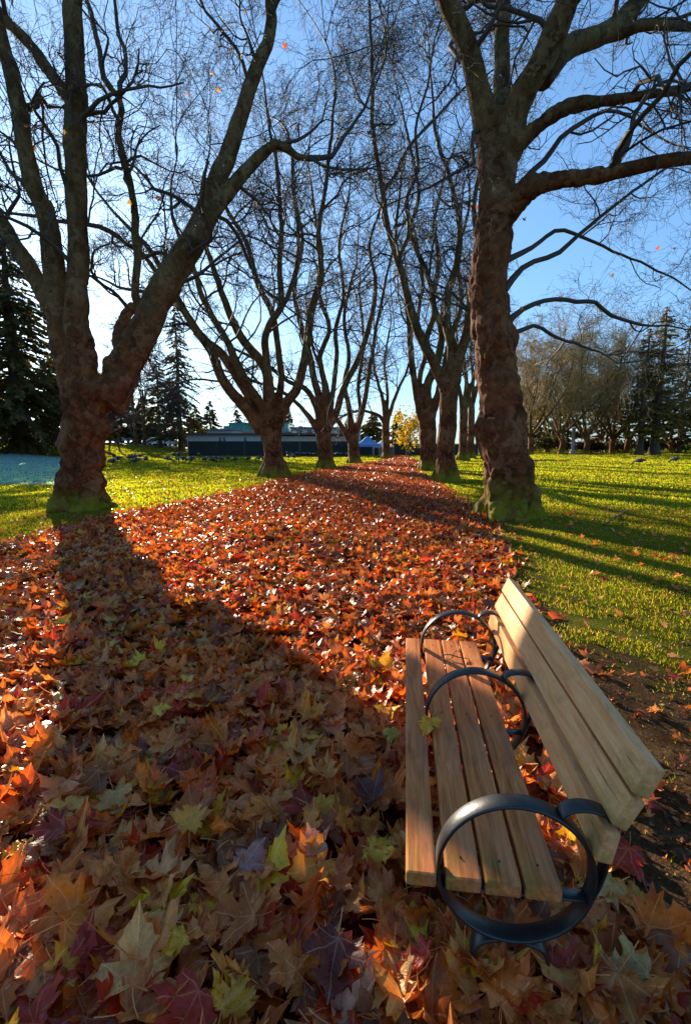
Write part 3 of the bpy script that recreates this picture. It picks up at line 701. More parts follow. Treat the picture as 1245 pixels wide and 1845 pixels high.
# left near tree
TL, TLl = plane_tree('massive plane tree with reddish lumpy trunk and three thick limbs left of the path',
    [(150, 925, 90), (149, 900, 78), (147, 850, 68), (149, 790, 66), (154, 740, 74), (160, 710, 84), (163, 690, 82)], 11.9, [
    (-.3, [(140, 720, 60), (116, 640, 48), (104, 565, 42), (98, 510, 40), (86, 400, 33), (58, 325, 30), (42, 225, 27), (25, 155, 25), (5, 85, 23), (-20, 0, 20)], True),
    (.3, [(96, 560, 34), (75, 515, 30), (45, 462, 28), (18, 420, 26), (-40, 330, 22)], True),
    (-.6, [(152, 720, 64), (150, 640, 42), (145, 560, 38), (143, 480, 37), (142, 400, 35), (138, 280, 38), (139, 180, 37), (136, 100, 34), (134, 20, 33), (131, -90, 28)], True),
    ((-.42, .4), [(137, 195, 24), (110, 160, 22), (75, 110, 22), (40, 65, 20), (10, 35, 18), (-60, -40, 14)], True),
    (1.6, [(190, 725, 64), (216, 668, 58), (240, 610, 55), (267, 550, 50), (292, 505, 46), (330, 450, 43), (358, 400, 43), (385, 325, 36), (412, 260, 31), (436, 180, 27), (458, 110, 25), (478, 62, 22), (483, 20, 21), (478, -70, 18)], True),
    ((.5, 1.5), [(290, 545, 36), (315, 500, 36), (345, 452, 32), (375, 395, 28), (410, 345, 26), (447, 300, 22), (478, 265, 20), (497, 256, 18), (516, 264, 16), (535, 281, 13), (565, 280, 10), (598, 276, 9), (622, 240, 7)], True),
    (1.1, [(230, 655, 26), (215, 615, 22), (220, 586, 22), (242, 550, 18)], False),
    ((.55, .9), [(262, 570, 26), (249, 540, 16), (246, 515, 15), (249, 448, 15), (241, 358, 14), (226, 299, 13), (214, 239, 13), (221, 199, 12), (214, 172, 12), (192, 146, 11), (182, 120, 10), (184, 95, 9), (170, 52, 9), (163, 15, 8)], True),
    (.4, [(215, 172, 9), (213, 150, 8), (228, 130, 8), (226, 90, 7), (214, 55, 7), (208, 10, 6)], True),
    ((.95, 1.8), [(283, 492, 10), (255, 455, 9), (228, 440, 9), (205, 418, 9), (160, 402, 8), (120, 398, 7), (60, 388, 6), (10, 384, 5)], False),
    (.6, [(48, 196, 14), (64, 198, 12), (66, 178, 11), (73, 170, 10), (84, 190, 9), (92, 198, 7), (112, 194, 3)], False),
    ((1.0, 1.9), [(345, 452, 12), (372, 420, 9), (395, 388, 8), (430, 420, 7), (446, 470, 6), (475, 520, 4)], False),
    ], 21, dens=.62, levels=NEAR, rmin=.0042, voxel=.04, amp=.125, zfade=2.3, tail=2.4)
# right near tree
TR, TRl = plane_tree('tall plane tree with one thick burred trunk and mossy foot behind the bench',
    [(920, 945, 108), (919, 915, 96), (915, 870, 89), (908, 800, 80), (900, 720, 78), (890, 640, 72), (882, 560, 66), (879, 500, 62), (886, 455, 68), (884, 420, 64), (890, 370, 58), (893, 300, 58), (898, 240, 72), (900, 212, 74)], 10.6, [
    (-.5, [(884, 250, 50), (876, 205, 46), (866, 165, 40), (852, 125, 37), (838, 85, 36), (824, 50, 37), (808, 8, 38), (790, -60, 33)], True),
    (1.4, [(903, 250, 40), (903, 190, 34), (904, 130, 29), (906, 70, 27), (907, 10, 26), (908, -60, 22)], True),
    (-1.2, [(912, 260, 56), (926, 205, 50), (950, 160, 46), (975, 118, 45), (998, 72, 45), (1016, 30, 45), (1035, -20, 42), (1060, -80, 36)], True),
    (1.0, [(975, 150, 40), (1000, 108, 40), (1030, 85, 38), (1068, 72, 34), (1100, 56, 34), (1125, 32, 33), (1150, 2, 30), (1180, -40, 26)], True),
    ((.75, -.2), [(1085, 66, 20), (1120, 58, 18), (1160, 44, 17), (1222, 46, 15), (1290, 38, 12)], True),
    (-1.5, [(905, 285, 40), (935, 258, 28), (962, 238, 24), (1000, 208, 23), (1045, 190, 22), (1090, 184, 20), (1140, 182, 18), (1185, 175, 17), (1230, 168, 16), (1300, 150, 13)], True),
    (-2.0, [(892, 402, 56), (918, 375, 42), (945, 345, 37), (978, 326, 32), (1020, 318, 29), (1062, 320, 28), (1110, 312, 26), (1165, 297, 25), (1230, 288, 23), (1310, 270, 18)], True),
    (1.5, [(905, 590, 16), (940, 562, 9), (975, 545, 8), (1010, 541, 8), (1045, 546, 8), (1072, 552, 7), (1100, 572, 7), (1140, 588, 6), (1170, 592, 4)], True),
    (.8, [(905, 520, 14), (950, 478, 9), (1000, 455, 9), (1040, 420, 7), (1090, 375, 6), (1150, 330, 5), (1225, 285, 4)], True),
    (.6, [(930, 345, 14), (945, 320, 10), (972, 296, 10), (1000, 250, 9), (1050, 212, 8), (1100, 195, 6), (1150, 220, 4)], True),
    (2.2, [(905, 470, 12), (960, 440, 8), (1010, 410, 7), (1080, 440, 5), (1150, 470, 4), (1215, 500, 3)], True),
    (1.8, [(912, 610, 10), (960, 590, 7), (1000, 610, 6), (1050, 625, 5), (1090, 640, 3)], False),
    (-.6, [(868, 232, 10), (852, 236, 8), (845, 262, 8), (848, 298, 7), (822, 314, 6), (780, 335, 5), (745, 348, 3)], False),
    ], 33, dens=.8, levels=NEAR, rmin=.0042, voxel=.04, amp=.10, zfade=5.5, tail=2.4, bark='bark_tall')
# second pair
L2, L2l = plane_tree('second plane tree on the left with stout trunk splitting into a fan of seven limbs',
    [(496, 862, 54), (495, 850, 44), (493, 820, 33), (490, 790, 34), (487, 768, 42), (487, 756, 48)], 23.2, [
    (-1.0, [(474, 775, 30), (450, 745, 24), (423, 716, 20), (395, 680, 18), (380, 636, 16), (352, 600, 15), (325, 555, 14), (300, 500, 12), (270, 450, 9)], True),
    (2.0, [(478, 770, 28), (462, 738, 20), (430, 680, 18), (402, 640, 17), (364, 608, 15), (330, 560, 10), (280, 530, 8), (220, 520, 5)], True),
    (-2.0, [(480, 765, 26), (476, 736, 17), (449, 694, 16), (424, 645, 15), (410, 612, 13), (388, 578, 12), (362, 530, 11), (350, 480, 9), (320, 420, 7)], True),
    (1.0, [(485, 765, 26), (484, 680, 19), (470, 648, 17), (438, 610, 16), (410, 550, 13), (390, 495, 11), (365, 430, 9), (360, 370, 7)], True),
    (-.5, [(488, 765, 26), (486, 680, 15), (480, 615, 14), (491, 580, 13), (509, 553, 13), (506, 490, 11), (509, 420, 10), (503, 340, 8), (494, 260, 6)], True),
    (2.5, [(496, 765, 20), (505, 690, 13), (500, 620, 12), (490, 560, 12), (465, 505, 11), (447, 440, 9), (410, 380, 8), (390, 330, 6)], True),
    (-2.5, [(500, 765, 26), (512, 730, 19), (538, 690, 17), (552, 628, 16), (562, 558, 15), (580, 500, 12), (575, 420, 10), (590, 340, 8), (600, 250, 6)], True),
    (3.0, [(505, 560, 10), (530, 500, 9), (540, 420, 8), (530, 330, 7), (520, 250, 5)], True),
    ], 41, dens=.6, levels=MIDL, rmin=.008, voxel=.055, amp=.035, zfade=2.4, tail=3.0)
R2, R2l = plane_tree('right hand plane tree with a mossy base in the middle of three grouped trunks',
    [(804, 868, 46), (803, 852, 37), (803, 810, 32), (806, 770, 32), (808, 730, 32), (810, 690, 32), (814, 668, 30)], 20.6, [
    (-1.5, [(804, 700, 26), (790, 668, 20), (764, 612, 18), (742, 562, 16), (726, 500, 14), (708, 445, 12), (698, 400, 11), (690, 345, 10), (682, 285, 9), (672, 200, 8), (668, 120, 7), (664, 30, 5)], True),
    (1.5, [(812, 690, 26), (812, 620, 18), (802, 575, 17), (808, 525, 16), (822, 480, 13), (830, 400, 11), (812, 320, 9), (790, 250, 7)], True),
    (-.6, [(818, 690, 24), (826, 640, 18), (838, 600, 18), (848, 540, 14), (862, 470, 12), (850, 380, 10), (862, 300, 8), (880, 220, 6)], True),
    (2.0, [(806, 690, 20), (780, 655, 14), (772, 610, 12), (786, 560, 11), (770, 490, 9), (742, 420, 8), (755, 350, 7), (740, 260, 5)], True),
    (-2.0, [(715, 470, 9), (735, 420, 8), (728, 360, 7), (750, 300, 6), (748, 220, 5), (770, 150, 4)], True),
    (.5, [(690, 345, 8), (720, 300, 7), (745, 255, 6), (790, 210, 5), (840, 160, 4)], True),
    ], 52, dens=.62, levels=MIDL, rmin=.008, voxel=.055, amp=.035, zfade=4, tail=3.0)
R3, R3l = plane_tree('leaning right hand plane tree farther behind the mossy based one',
    [(774, 847, 36), (773, 835, 32), (771, 800, 30), (770, 770, 31), (768, 745, 34)], 28.5, [
    (-1.5, [(766, 765, 20), (752, 735, 13), (745, 690, 12), (738, 630, 12), (734, 570, 11), (730, 500, 9), (716, 430, 7), (722, 350, 5)], True),
    (1.5, [(768, 760, 22), (770, 700, 17), (786, 650, 15), (792, 600, 13), (780, 540, 11), (792, 470, 9), (784, 400, 7), (800, 330, 5)], True),
    (-.5, [(774, 760, 20), (786, 720, 14), (800, 670, 13), (812, 600, 11), (830, 540, 9), (826, 460, 7), (845, 380, 5)], True),
    (2.0, [(766, 750, 16), (756, 690, 10), (765, 640, 9), (752, 580, 8), (760, 500, 7), (748, 420, 5)], True),
    ], 63, dens=.65, levels=MIDL[:3], rmin=.010, voxel=.06, amp=.03, zfade=4, tail=3.)
L3, L3l = plane_tree('third plane tree on the left with wide spreading limbs in front of the low building',
    [(588, 843, 32), (587, 830, 28), (584, 790, 26), (583, 762, 32)], 32.0, [
    (-1.5, [(578, 775, 18), (570, 735, 12), (548, 700, 10), (520, 690, 8), (480, 660, 7), (440, 640, 5)], True),
    (1.5, [(580, 770, 20), (578, 730, 15), (566, 690, 13), (556, 640, 12), (540, 580, 10), (530, 520, 8), (545, 440, 7), (530, 360, 5)], True),
    (-1.0, [(583, 770, 18), (584, 700, 11), (575, 640, 10), (590, 590, 9), (570, 520, 8), (580, 450, 6), (565, 370, 5)], True),
    (2.0, [(590, 770, 20), (606, 740, 13), (622, 690, 12), (648, 640, 11), (668, 570, 10), (676, 510, 8), (665, 440, 6), (690, 370, 4)], True),
    (-2.0, [(588, 765, 16), (598, 720, 10), (606, 650, 9), (604, 590, 8), (618, 530, 7), (610, 450, 6), (622, 380, 4)], True),
    (1.0, [(576, 780, 14), (545, 735, 8), (510, 705, 7), (470, 690, 6), (420, 672, 4)], True),
    ], 74, dens=.7, levels=MIDL[:3], rmin=.010, voxel=.06, amp=.03, zfade=2.5, tail=3.)
L4, _ = plane_tree('fourth plane tree on the left, a thinner trunk forking low beside the blue tent',
    [(638, 835, 24), (638, 822, 21), (636, 795, 20), (634, 782, 24)], 38.5, [
    (-1.5, [(630, 788, 14), (615, 765, 9), (598, 735, 8), (588, 690, 7), (570, 640, 6), (560, 590, 5)], True),
    (1.5, [(634, 788, 14), (630, 740, 10), (622, 690, 9), (630, 640, 8), (620, 570, 7), (634, 500, 5)], True),
    (-.5, [(638, 788, 14), (650, 750, 10), (660, 700, 9), (668, 650, 8), (676, 600, 7), (690, 530, 5), (705, 460, 4)], True),
    (2.0, [(640, 785, 12), (648, 740, 8), (645, 690, 7), (655, 620, 6), (650, 550, 5)], True),
    ], 85, dens=.9, levels=FARL, rmin=.012, voxel=.07, amp=.03, zfade=2, tail=3.)
L5, _ = plane_tree('small dark plane tree closing the avenue between the tent and the yellow tree',
    [(697, 826, 18), (696, 812, 14), (695, 780, 13), (695, 755, 14)], 48, [
    (-1.5, [(694, 765, 9), (684, 752, 7), (668, 745, 6), (645, 742, 5), (620, 750, 4)], True),
    (1.5, [(695, 760, 9), (690, 720, 7), (680, 690, 6), (672, 650, 5), (676, 600, 4)], True),
    (-.5, [(697, 760, 9), (706, 730, 7), (718, 700, 6), (732, 670, 5), (740, 620, 4)], True),
    (2.0, [(696, 760, 8), (698, 710, 6), (694, 660, 5), (700, 610, 4)], True),
    ], 96, dens=1., levels=FARL, rmin=.014, voxel=.07, amp=.03, zfade=3, tail=3.)
for (bx, by, w, sd, Yd, lab) in ((834, 826, 15, 101, 44, 'slim plane tree seen between the mossy trunk and the thick burred trunk'), (848, 823, 12, 102, 52, 'slimmest plane tree half hidden behind the thick burred trunk')):
    plane_tree(lab, [(bx, by, w*1.3), (bx, by-20, w), (bx+1, by-70, w), (bx+1, by-95, w)], Yd, [
        (-1.5, [(bx, by-85, w*.7), (bx-8, by-130, w*.5), (bx-22, by-190, w*.45), (bx-25, by-260, w*.35)], True),
        (1.5, [(bx, by-85, w*.7), (bx+4, by-140, w*.5), (bx-2, by-200, w*.45), (bx+6, by-280, w*.35)], True),
        (.5, [(bx+2, by-85, w*.7), (bx+14, by-130, w*.5), (bx+30, by-190, w*.45), (bx+38, by-260, w*.35)], True)],
        sd, dens=1.2, levels=FARL, rmin=.016, voxel=.07, amp=.03, zfade=4, tail=3.)

# withered leaves still hanging in the two near crowns
def hanging():
    R = np.random.default_rng(8)
    for root, spots, Y in ((TL, [(445, 25), (322, 160), (378, 137), (118, 238), (88, 290), (107, 268), (64, 270), (94, 332), (268, 343), (286, 358), (232, 365), (38, 344), (395, 163), (513, 82), (100, 288), (186, 282), (160, 330), (48, 232), (336, 172), (345, 165)], 11.4),
                           (TR, [(858, 372), (942, 396), (1103, 496), (1192, 500), (940, 560), (966, 548), (1192, 445), (1215, 442)], 11)):
        for px, py in spots:
            p = P(px+R.normal(0, 3), py+R.normal(0, 3), Y+R.normal(0, 1)); v, f, u = LOD1[int(R.integers(0, 16))]
            Rr = rotmat(R.random(1)*6.28, R.random(1)*2-1+1.2, R.normal(0, .8, 1))[0]; c = np.array(PAL['golden yellow' if R.random() < .5 else 'rust orange'])
            o = link('hanging_leaf', mesh_np('hanging_leaf', (v@Rr.T)*(.06+.03*R.random()), [f], True, np.repeat(c[None], len(v), 0), u), M['leaf'], root)
            o.location = Vector(p)-root.location
hanging()

# ------------------------------------------------------------------ background bare trees
def bg_tree(label, px, py, Y, H, spread, seed, twigmat='twig_sunlit', fork=.16, dens=1.0, group='bare trees across the right lawn', name='bare_tree', tr=.38, cat='tree'):
    R = np.random.default_rng(seed); b = P(px, py, Y); b[2] = float(gz(b[0], b[1]))
    root = empty(name, tuple(b)); tag(root, label, cat, group)
    tb = Tubes(); fz = H*fork
    tp, tr_ = resample(np.array([(0, 0, -.2), (0, 0, .3), (R.normal(0, .1), R.normal(0, .1), fz*.6), (R.normal(0, .15), R.normal(0, .1), fz)]), [tr*1.6, tr*1.15, tr, tr*1.05], .4)
    tb.add(tp, tr_, 10); lim = []
    for k in range(7):
        a = k*2*math.pi/7+R.random(); o = spread*(.35+.75*R.random()); h = H*(.72+.28*R.random()); top = np.array([math.cos(a)*o, math.sin(a)*o, h])
        st = tp[-1]-[0, 0, .3]; m1 = st+np.array([math.cos(a)*o*.45, math.sin(a)*o*.45, (h-fz)*.28]); m2 = st+np.array([math.cos(a)*o*.8, math.sin(a)*o*.8, (h-fz)*.62])+R.normal(0, .5, 3)
        lp, lr = resample(np.array([st, m1, m2, top]), [tr*.55, tr*.36, tr*.2, .03], .8); lim.append((lp, lr, 1.)); tb.add(lp, lr, 6)
    link('trunk', tb.mesh('trunk'), M['bark_far'], root)
    tc = Tubes(); crown(tc, R, [(p+b, r, d) for p, r, d in lim], [(7, 2, 4.5, 5), (6, 1., 2.4, 4), (0, .6, 1.5, 3)], dens, .020)
    tc.V = [v-b for v in tc.V]; link('crown', tc.mesh('crown'), M[twigmat], root)
    return root
for i, (px, py, Y, H, sp, lab) in enumerate((
    (955, 816, 66, 15, 6, 'pale limbed bare tree directly right of the thick burred trunk'),
    (1010, 816, 67, 16, 6.5, 'bare tree with fanning sunlit limbs left of the white pole'),
    (1054, 815, 67, 14.5, 6, 'bare tree with a low sunlit fork right of the white pole'),
    (1102, 814, 69, 13, 5, 'smaller leaning bare tree next to the tall fir pair'),
    (1128, 813, 73, 13, 4, 'low bare tree tucked behind the first fir'),
    (985, 811, 82, 16, 6, 'shadowy bare tree in the rear row behind the fanning limbs'),
    (1080, 811, 84, 15, 6, 'shadowy bare tree in the rear row behind the leaning tree'),
    (930, 812, 80, 16, 5, 'rear row bare tree half hidden by the thick burred trunk'),
    (1208, 812, 72, 10, 4, 'pale split trunk tree at the far right edge of the lawn'))):
    bg_tree(lab, px, py, Y, H*1.06, sp*1.1, 200+i, dens=1.15)
for i, (px, py, Y, H, sp, lab) in enumerate(((246, 800, 72, 15.5, 1.6, 'tall thin bare tree right of the massive left trunk'), (262, 800, 74, 14, 1.6, 'slender bare tree between the tall thin one and the spruce'))):
    bg_tree(lab, px, py, Y, H, sp, 250+i, 'twig', .5, .5, 'thin bare trees beside the car park', tr=.22)

# ------------------------------------------------------------------ conifers, shrubs, yellow tree
def conifer(label, px, py, Y, ytop, rad, seed, mat='needle', bare=.08, n=190, sparse=1.0, group='conifers round the park', droop=.35, spray=.55, rtr=.3, z=None):
    R = np.random.default_rng(seed); b = P(px, py, Y); b[2] = float(gz(b[0], b[1])) if z is None else z; H = P(px, ytop, Y)[2]-b[2]
    root = empty('conifer_tree', tuple(b)); tag(root, label, 'tree', group)
    tb = Tubes(); zz = np.linspace(-.3, H, 14); tb.add(np.stack([.08*np.sin(zz*.4+seed), .08*np.cos(zz*.3), zz], 1), rtr*np.clip(1.12-zz/H, .04, 2)*np.where(zz < .4, 1.5, 1), 9)
    t = bare+(1-bare)*R.random(n)**.85; h = t*H; prof = np.minimum(1, (t-bare)*9+.45)*(1-t)**.75+.03
    L = rad*prof*(.55+.6*R.random(n)); a = R.random(n)*6.283
    k = 5; s = np.linspace(0, 1, k)
    up = R.normal(.05, .12, n)
    bp = np.stack([np.cos(a)[:, None]*L[:, None]*s, np.sin(a)[:, None]*L[:, None]*s, h[:, None]+L[:, None]*(up[:, None]*s-droop*s*s+.12*s**3)], -1)
    tb.add(bp, np.maximum(.06*(1-s)[None]*np.ones((n, 1))*(L[:, None]/rad+.3), .012), 4)
    link('trunk', tb.mesh('trunk'), M['bark_con'], root)
    # needle sprays
    m = np.maximum(4, (L/rad*26*sparse).astype(int)+4); i0 = np.repeat(np.arange(n), m); T = len(i0)
    f = .18+.86*R.random(T)**.8; j = np.clip((f*(k-1)).astype(int), 0, k-2); g = (f*(k-1)-j)[:, None]
    c = bp[i0, j]*(1-g)+bp[i0, j+1]*g; sz = spray*(.5+.8*R.random(T))*(.55+.6*L[i0]/rad)
    d = nrm(bp[i0, -1]-bp[i0, 0]); side = nrm(np.cross(d, [0, 0, 1.]))
    dr = nrm(d*(.5+.5*R.random((T, 1)))+side*R.normal(0, .7, (T, 1))+np.array([0, 0, -1])*(.25+.45*R.random((T, 1))))
    wd = nrm(np.cross(dr, R.normal(0, 1, (T, 3))+np.array([0, 0, 1.2])))*(sz*.30)[:, None]; tip = c+dr*sz[:, None]; mid = c+dr*(sz*.45)[:, None]
    V = np.stack([c, mid+wd, tip, mid-wd*.9], 1).reshape(-1, 3)+R.normal(0, .02, (T*4, 3)); q = np.arange(T*4).reshape(-1, 4)
    col = np.repeat((.55+.9*R.random(T))[:, None]*np.array([[1, 1, .9]]), 4, 0)
    link('crown', mesh_np('crown', V, [q], False, col), M[mat], root)
    return root
conifer('broad dark fir filling the left edge behind the massive trunk', 42, 815, 45, 405, 7.6, 301, n=620, sparse=4.6, spray=.42, rtr=.75, bare=.03, droop=.45)
conifer('dark fir cut by the left picture edge', -75, 815, 43, 380, 7.5, 302, n=330, sparse=4.0, spray=.42, rtr=.7, bare=.03)
conifer('dark fir seen between the left edge and the massive trunk in the rear', 105, 812, 55, 640, 5, 303, n=260, sparse=3.7, spray=.42, bare=.03)
conifer('tall pointed spruce standing left of the low building', 327, 812, 73, 548, 4.2, 304, n=300, sparse=2.04, spray=.48, bare=.08, droop=.5, rtr=.4)
conifer('medium spruce left of the tall pointed spruce', 290, 806, 80, 640, 4.2, 305, n=220, sparse=2.21, spray=.48)
conifer('greyish conifer right beside the massive left trunk', 222, 803, 90, 690, 5, 306, n=220, sparse=1.4, spray=.8)
conifer('short spruce between the thin bare trees', 262, 803, 92, 715, 4.5, 307, n=180, sparse=1.4, spray=.8)
conifer('small spruce right of the tall pointed spruce', 356, 806, 92, 735, 3.2, 308, n=150, spray=.7)
conifer('distant spruce with a sharp tip left of the teal glass', 381, 806, 100, 722, 3.0, 309, n=150, spray=.7)
conifer('distant spruce showing above the teal glass block', 428, 800, 120, 738, 3.2, 310, n=140, spray=.8, z=.0)
conifer('distant spruce just right of the second left trunk', 520, 800, 120, 734, 2.8, 311, n=140, spray=.8, z=.0)
conifer('distant small spruce above the right wing of the building', 628, 800, 125, 752, 3.0, 312, n=120, spray=.8, z=.0)
conifer('olive conifer behind the blue tent', 672, 812, 82, 742, 3.4, 313, 'needle_sunlit', n=170, sparse=1.4, spray=.7)
conifer('dark conifer between the tent and the yellow tree', 718, 812, 84, 742, 2.6, 314, n=150, sparse=1.3, spray=.7)
conifer('first of the fir pair on the right lawn with a bare lower trunk', 1150, 821, 64, 592, 4.0, 315, 'needle_sunlit', bare=.12, n=210, sparse=1.44, spray=.48, droop=.25, rtr=.42)
conifer('taller fir of the pair on the right lawn', 1177, 820, 65, 552, 4.6, 316, 'needle_sunlit', bare=.13, n=240, sparse=1.53, spray=.48, droop=.25, rtr=.55)
conifer('dark fir at the right edge behind the fir pair', 1222, 815, 72, 585, 4.5, 317, 'needle', bare=.1, n=230, sparse=2.04, spray=.48)
conifer('fir beyond the right picture edge', 1275, 816, 70, 560, 5, 318, 'needle', bare=.08, n=240, sparse=1.2, spray=.75)
conifer('dim conifer in the gap behind the bare trees', 1092, 811, 95, 660, 5, 319, n=180, sparse=1.3, spray=.8)
conifer('dim conifer behind the fanning bare tree', 1020, 811, 98, 690, 5, 320, n=170, sparse=1.3, spray=.8)
conifer('dim conifer close right of the thick burred trunk', 962, 811, 96, 680, 5, 321, n=170, sparse=1.3, spray=.8)

def leaf_cloud(name, label, cat, px, py, Y, size, seed, mat, n, sz, group=None, trunk=True):
    R = np.random.default_rng(seed); b = P(px, py, Y); b[2] = float(gz(b[0], b[1])); root = empty(name, tuple(b)); tag(root, label, cat, group)
    sx, sy, sh, z0 = size
    nb = max(6, n//160); cen = R.normal(0, 1, (nb, 3)); cen = nrm(cen)*(R.random((nb, 1))**.4)*np.array([sx, sy, sh/2])*.8+np.array([0, 0, z0+sh/2])
    c = cen[R.integers(0, nb, n)]+R.normal(0, 1, (n, 3))*np.array([sx, sy, sh/2])*.24
    c[:, 2] = np.maximum(c[:, 2], .05)
    u = nrm(R.normal(0, 1, (n, 3))); w = nrm(np.cross(u, R.normal(0, 1, (n, 3)))); s = (sz*(.5+R.random(n)))[:, None]
    V = np.stack([c-u*s, c+w*s*.55, c+u*s, c-w*s*.55], 1).reshape(-1, 3)
    col = np.repeat((.55+.8*R.random(n))[:, None]*np.ones((1, 3)), 4, 0)
    link('foliage', mesh_np('foliage', V, [np.arange(n*4).reshape(-1, 4)], False, col), M[mat], root)
    tb = Tubes()
    if trunk: tb.add(np.array([(0, 0, -.2), (.03, 0, z0*.5), (0, .05, z0+sh*.5)]), [.14, .11, .04], 7)
    for q in cen[:24]: tb.add(np.array([(0, 0, max(.1, z0*.7)), q*np.array([.5, .5, .8]), q]), [.05, .03, .012], 4)
    link('stem' if not trunk else 'trunk', tb.mesh('stem'), M['bark_con'], root)
leaf_cloud('autumn_tree', 'small golden yellow autumn tree in front of the dark fence', 'tree', 738, 817, 60, (2.4, 2.0, 4.6, 1.3), 401, 'yellow', 1500, .16)
for i, (px, Y, sx, sh, lab) in enumerate(((950, 76, 5, 3.6, 'dark evergreen shrub at the foot of the rear bare trees'), (990, 78, 4, 2.6, 'rounded dark shrub left of the white pole'), (1075, 76, 4, 2.2, 'low dark shrub right of the white pole'), (1115, 78, 4.5, 2.6, 'dark shrub left of the fir pair'), (1165, 79, 4, 2.4, 'dark shrub behind the fir pair'), (1215, 80, 4.5, 2.8, 'dark shrub at the right edge of the lawn'), (1035, 79, 4, 2.0, 'brownish low shrub behind the white pole'))):
    leaf_cloud('shrub', lab, 'shrub', px, 812, Y, (sx, 1.8, sh, 0), 410+i, 'shrub', 1100, .22, 'dark shrubs along the far right lawn', False)
for i, (px, Y, sx, sh, lab) in enumerate(((215, 96, 6, 3.0, 'dim hedge bush beside the parked cars'), (255, 98, 6, 4.0, 'dim bush behind the thin bare trees'), (345, 97, 5, 3.5, 'dim bush behind the tall spruce'), (60, 66, 7, 3.0, 'dark bush under the broad dark fir'))):
    leaf_cloud('shrub', lab, 'shrub', px, 806, Y, (sx, 2, sh, 0), 420+i, 'shrub', 900, .25, 'bushes beside the car park', False)

# ------------------------------------------------------------------ buildings, fence, tents, pole
def wx(px, Y): return P(px, 800, Y)[0]
def wz(py, Y): return P(622, py, Y)[2]
def pbox(name, x0, x1, y0, y1, z0, z1, m, root, bev=0):
    bm = bmesh.new(); box(bm, (0, 0, 0), (x1-x0, y1-y0, z1-z0), None, bev); o = link(name, bm_mesh(name, bm), m, root)
    o.location = Vector(((x0+x1)/2, (y0+y1)/2, (z0+z1)/2))-root.location; return o
def make_fence(label, px0, px1, Y, top, gates, group):
    x0, x1 = wx(px0, Y), wx(px1, Y); z1 = wz(top, Y)
    root = empty('screened_fence', ((x0+x1)/2, Y, 0)); tag(root, label, 'fence', group)
    n = max(2, int((x1-x0)/3)); e = np.linspace(x0, x1, n+1)
    for i in range(n): pbox('screen_panel', e[i]+.06, e[i+1]-.06, Y-.02, Y+.02, -.05, z1, M['fence'], root)
    for i in range(n+1): pbox('post', e[i]-.04, e[i]+.04, Y-.04, Y+.04, -.1, z1+.06, M['post'] if i in gates else M['fence'], root)
make_fence('long dark screened fence in front of the low building', 340, 640, 60, 795, (10,), 'dark fences at the far side')
make_fence('dark fence behind the tent and the yellow tree', 646, 862, 64, 801, (7, 8), 'dark fences at the far side')
def make_hall():
    Y = 66; root = empty('low_building', (wx(480, Y), Y+6, 0)); tag(root, 'long low pale building with a flat brown roof edge behind the dark fence', 'building')
    X = lambda p: wx(p, Y); Zq = lambda p: wz(p, Y)
    pbox('wall', X(338), X(500), Y, Y+12, -.1, Zq(784), M['greywall'], root); pbox('wall', X(500), X(628), Y+.3, Y+12, -.1, Zq(786), M['wall'], root)
    pbox('fascia', X(336), X(632), Y-.4, Y+12.3, Zq(784)+.003, Zq(780.5), M['fascia'], root)
    for p in (395, 402, 440, 470): pbox('window', X(p), X(p+5), Y-.03, Y+.05, Zq(795), Zq(788), M['glass'], root)
    for p in (510, 540, 575, 600): pbox('vent', X(p), X(p+6), Y+.26, Y+.4, Zq(792), Zq(789), M['greywall'], root)
    pbox('roof_block', X(362), X(412), Y+3, Y+9, Zq(780.5)+.003, Zq(774.5), M['greywall'], root); pbox('roof_cap', X(360), X(414), Y+2.7, Y+9.3, Zq(774.5)+.003, Zq(772.5), M['roofm'], root)
    for p in (372, 384, 396): pbox('vent', X(p), X(p+5), Y+4, Y+6, Zq(772.5)+.003, Zq(770), M['roofm'], root)
    Y2 = 82; root2 = empty('glazed_building', (wx(490, Y2), Y2+6, 0)); tag(root2, 'building with teal glass clerestory and pinkish wall rising behind the low one', 'building')
    X = lambda p: wx(p, Y2); Zq = lambda p: wz(p, Y2)
    pbox('wall', X(418), X(524), Y2, Y2+10, 0, Zq(777), M['brick'], root2)
    gl = pbox('glazing', X(414), X(519), Y2+.2, Y2+9, Zq(777)+.003, Zq(763), M['teal'], root2)
    for p in np.arange(414, 520, 7.5): pbox('mullion', X(p)-.05, X(p)+.05, Y2+.12, Y2+.198, Zq(777), Zq(763), M['roofm'], root2)
    pbox('roof', X(411), X(522), Y2, Y2+9.3, Zq(763)+.003, Zq(761.5), M['teal'], root2)
    pbox('glazing', X(403), X(413.5), Y2+.4, Y2+8, 0, Zq(767), M['teal'], root2)
    Y3 = 80; root3 = empty('office_wing', (wx(580, Y3), Y3+5, 0)); tag(root3, 'flat roofed wing with a strip of white framed windows right of the teal glass', 'building')
    X = lambda p: wx(p, Y3); Zq = lambda p: wz(p, Y3)
    pbox('wall', X(524.5), X(650), Y3, Y3+10, 0, Zq(772), M['greywall'], root3); pbox('roof', X(523), X(652), Y3-.4, Y3+10.3, Zq(772)+.003, Zq(769.5), M['roofm'], root3)
    for p in range(528, 645, 9): pbox('window', X(p), X(p+6.5), Y3-.05, Y3+.02, Zq(783), Zq(775), M['glass' if p % 2 else 'white'], root3)
    for p in (535, 560, 572): pbox('roof_unit', X(p), X(p+7), Y3+3, Y3+5, Zq(769.5)+.003, Zq(766.5), M['roofm'], root3)
make_hall()
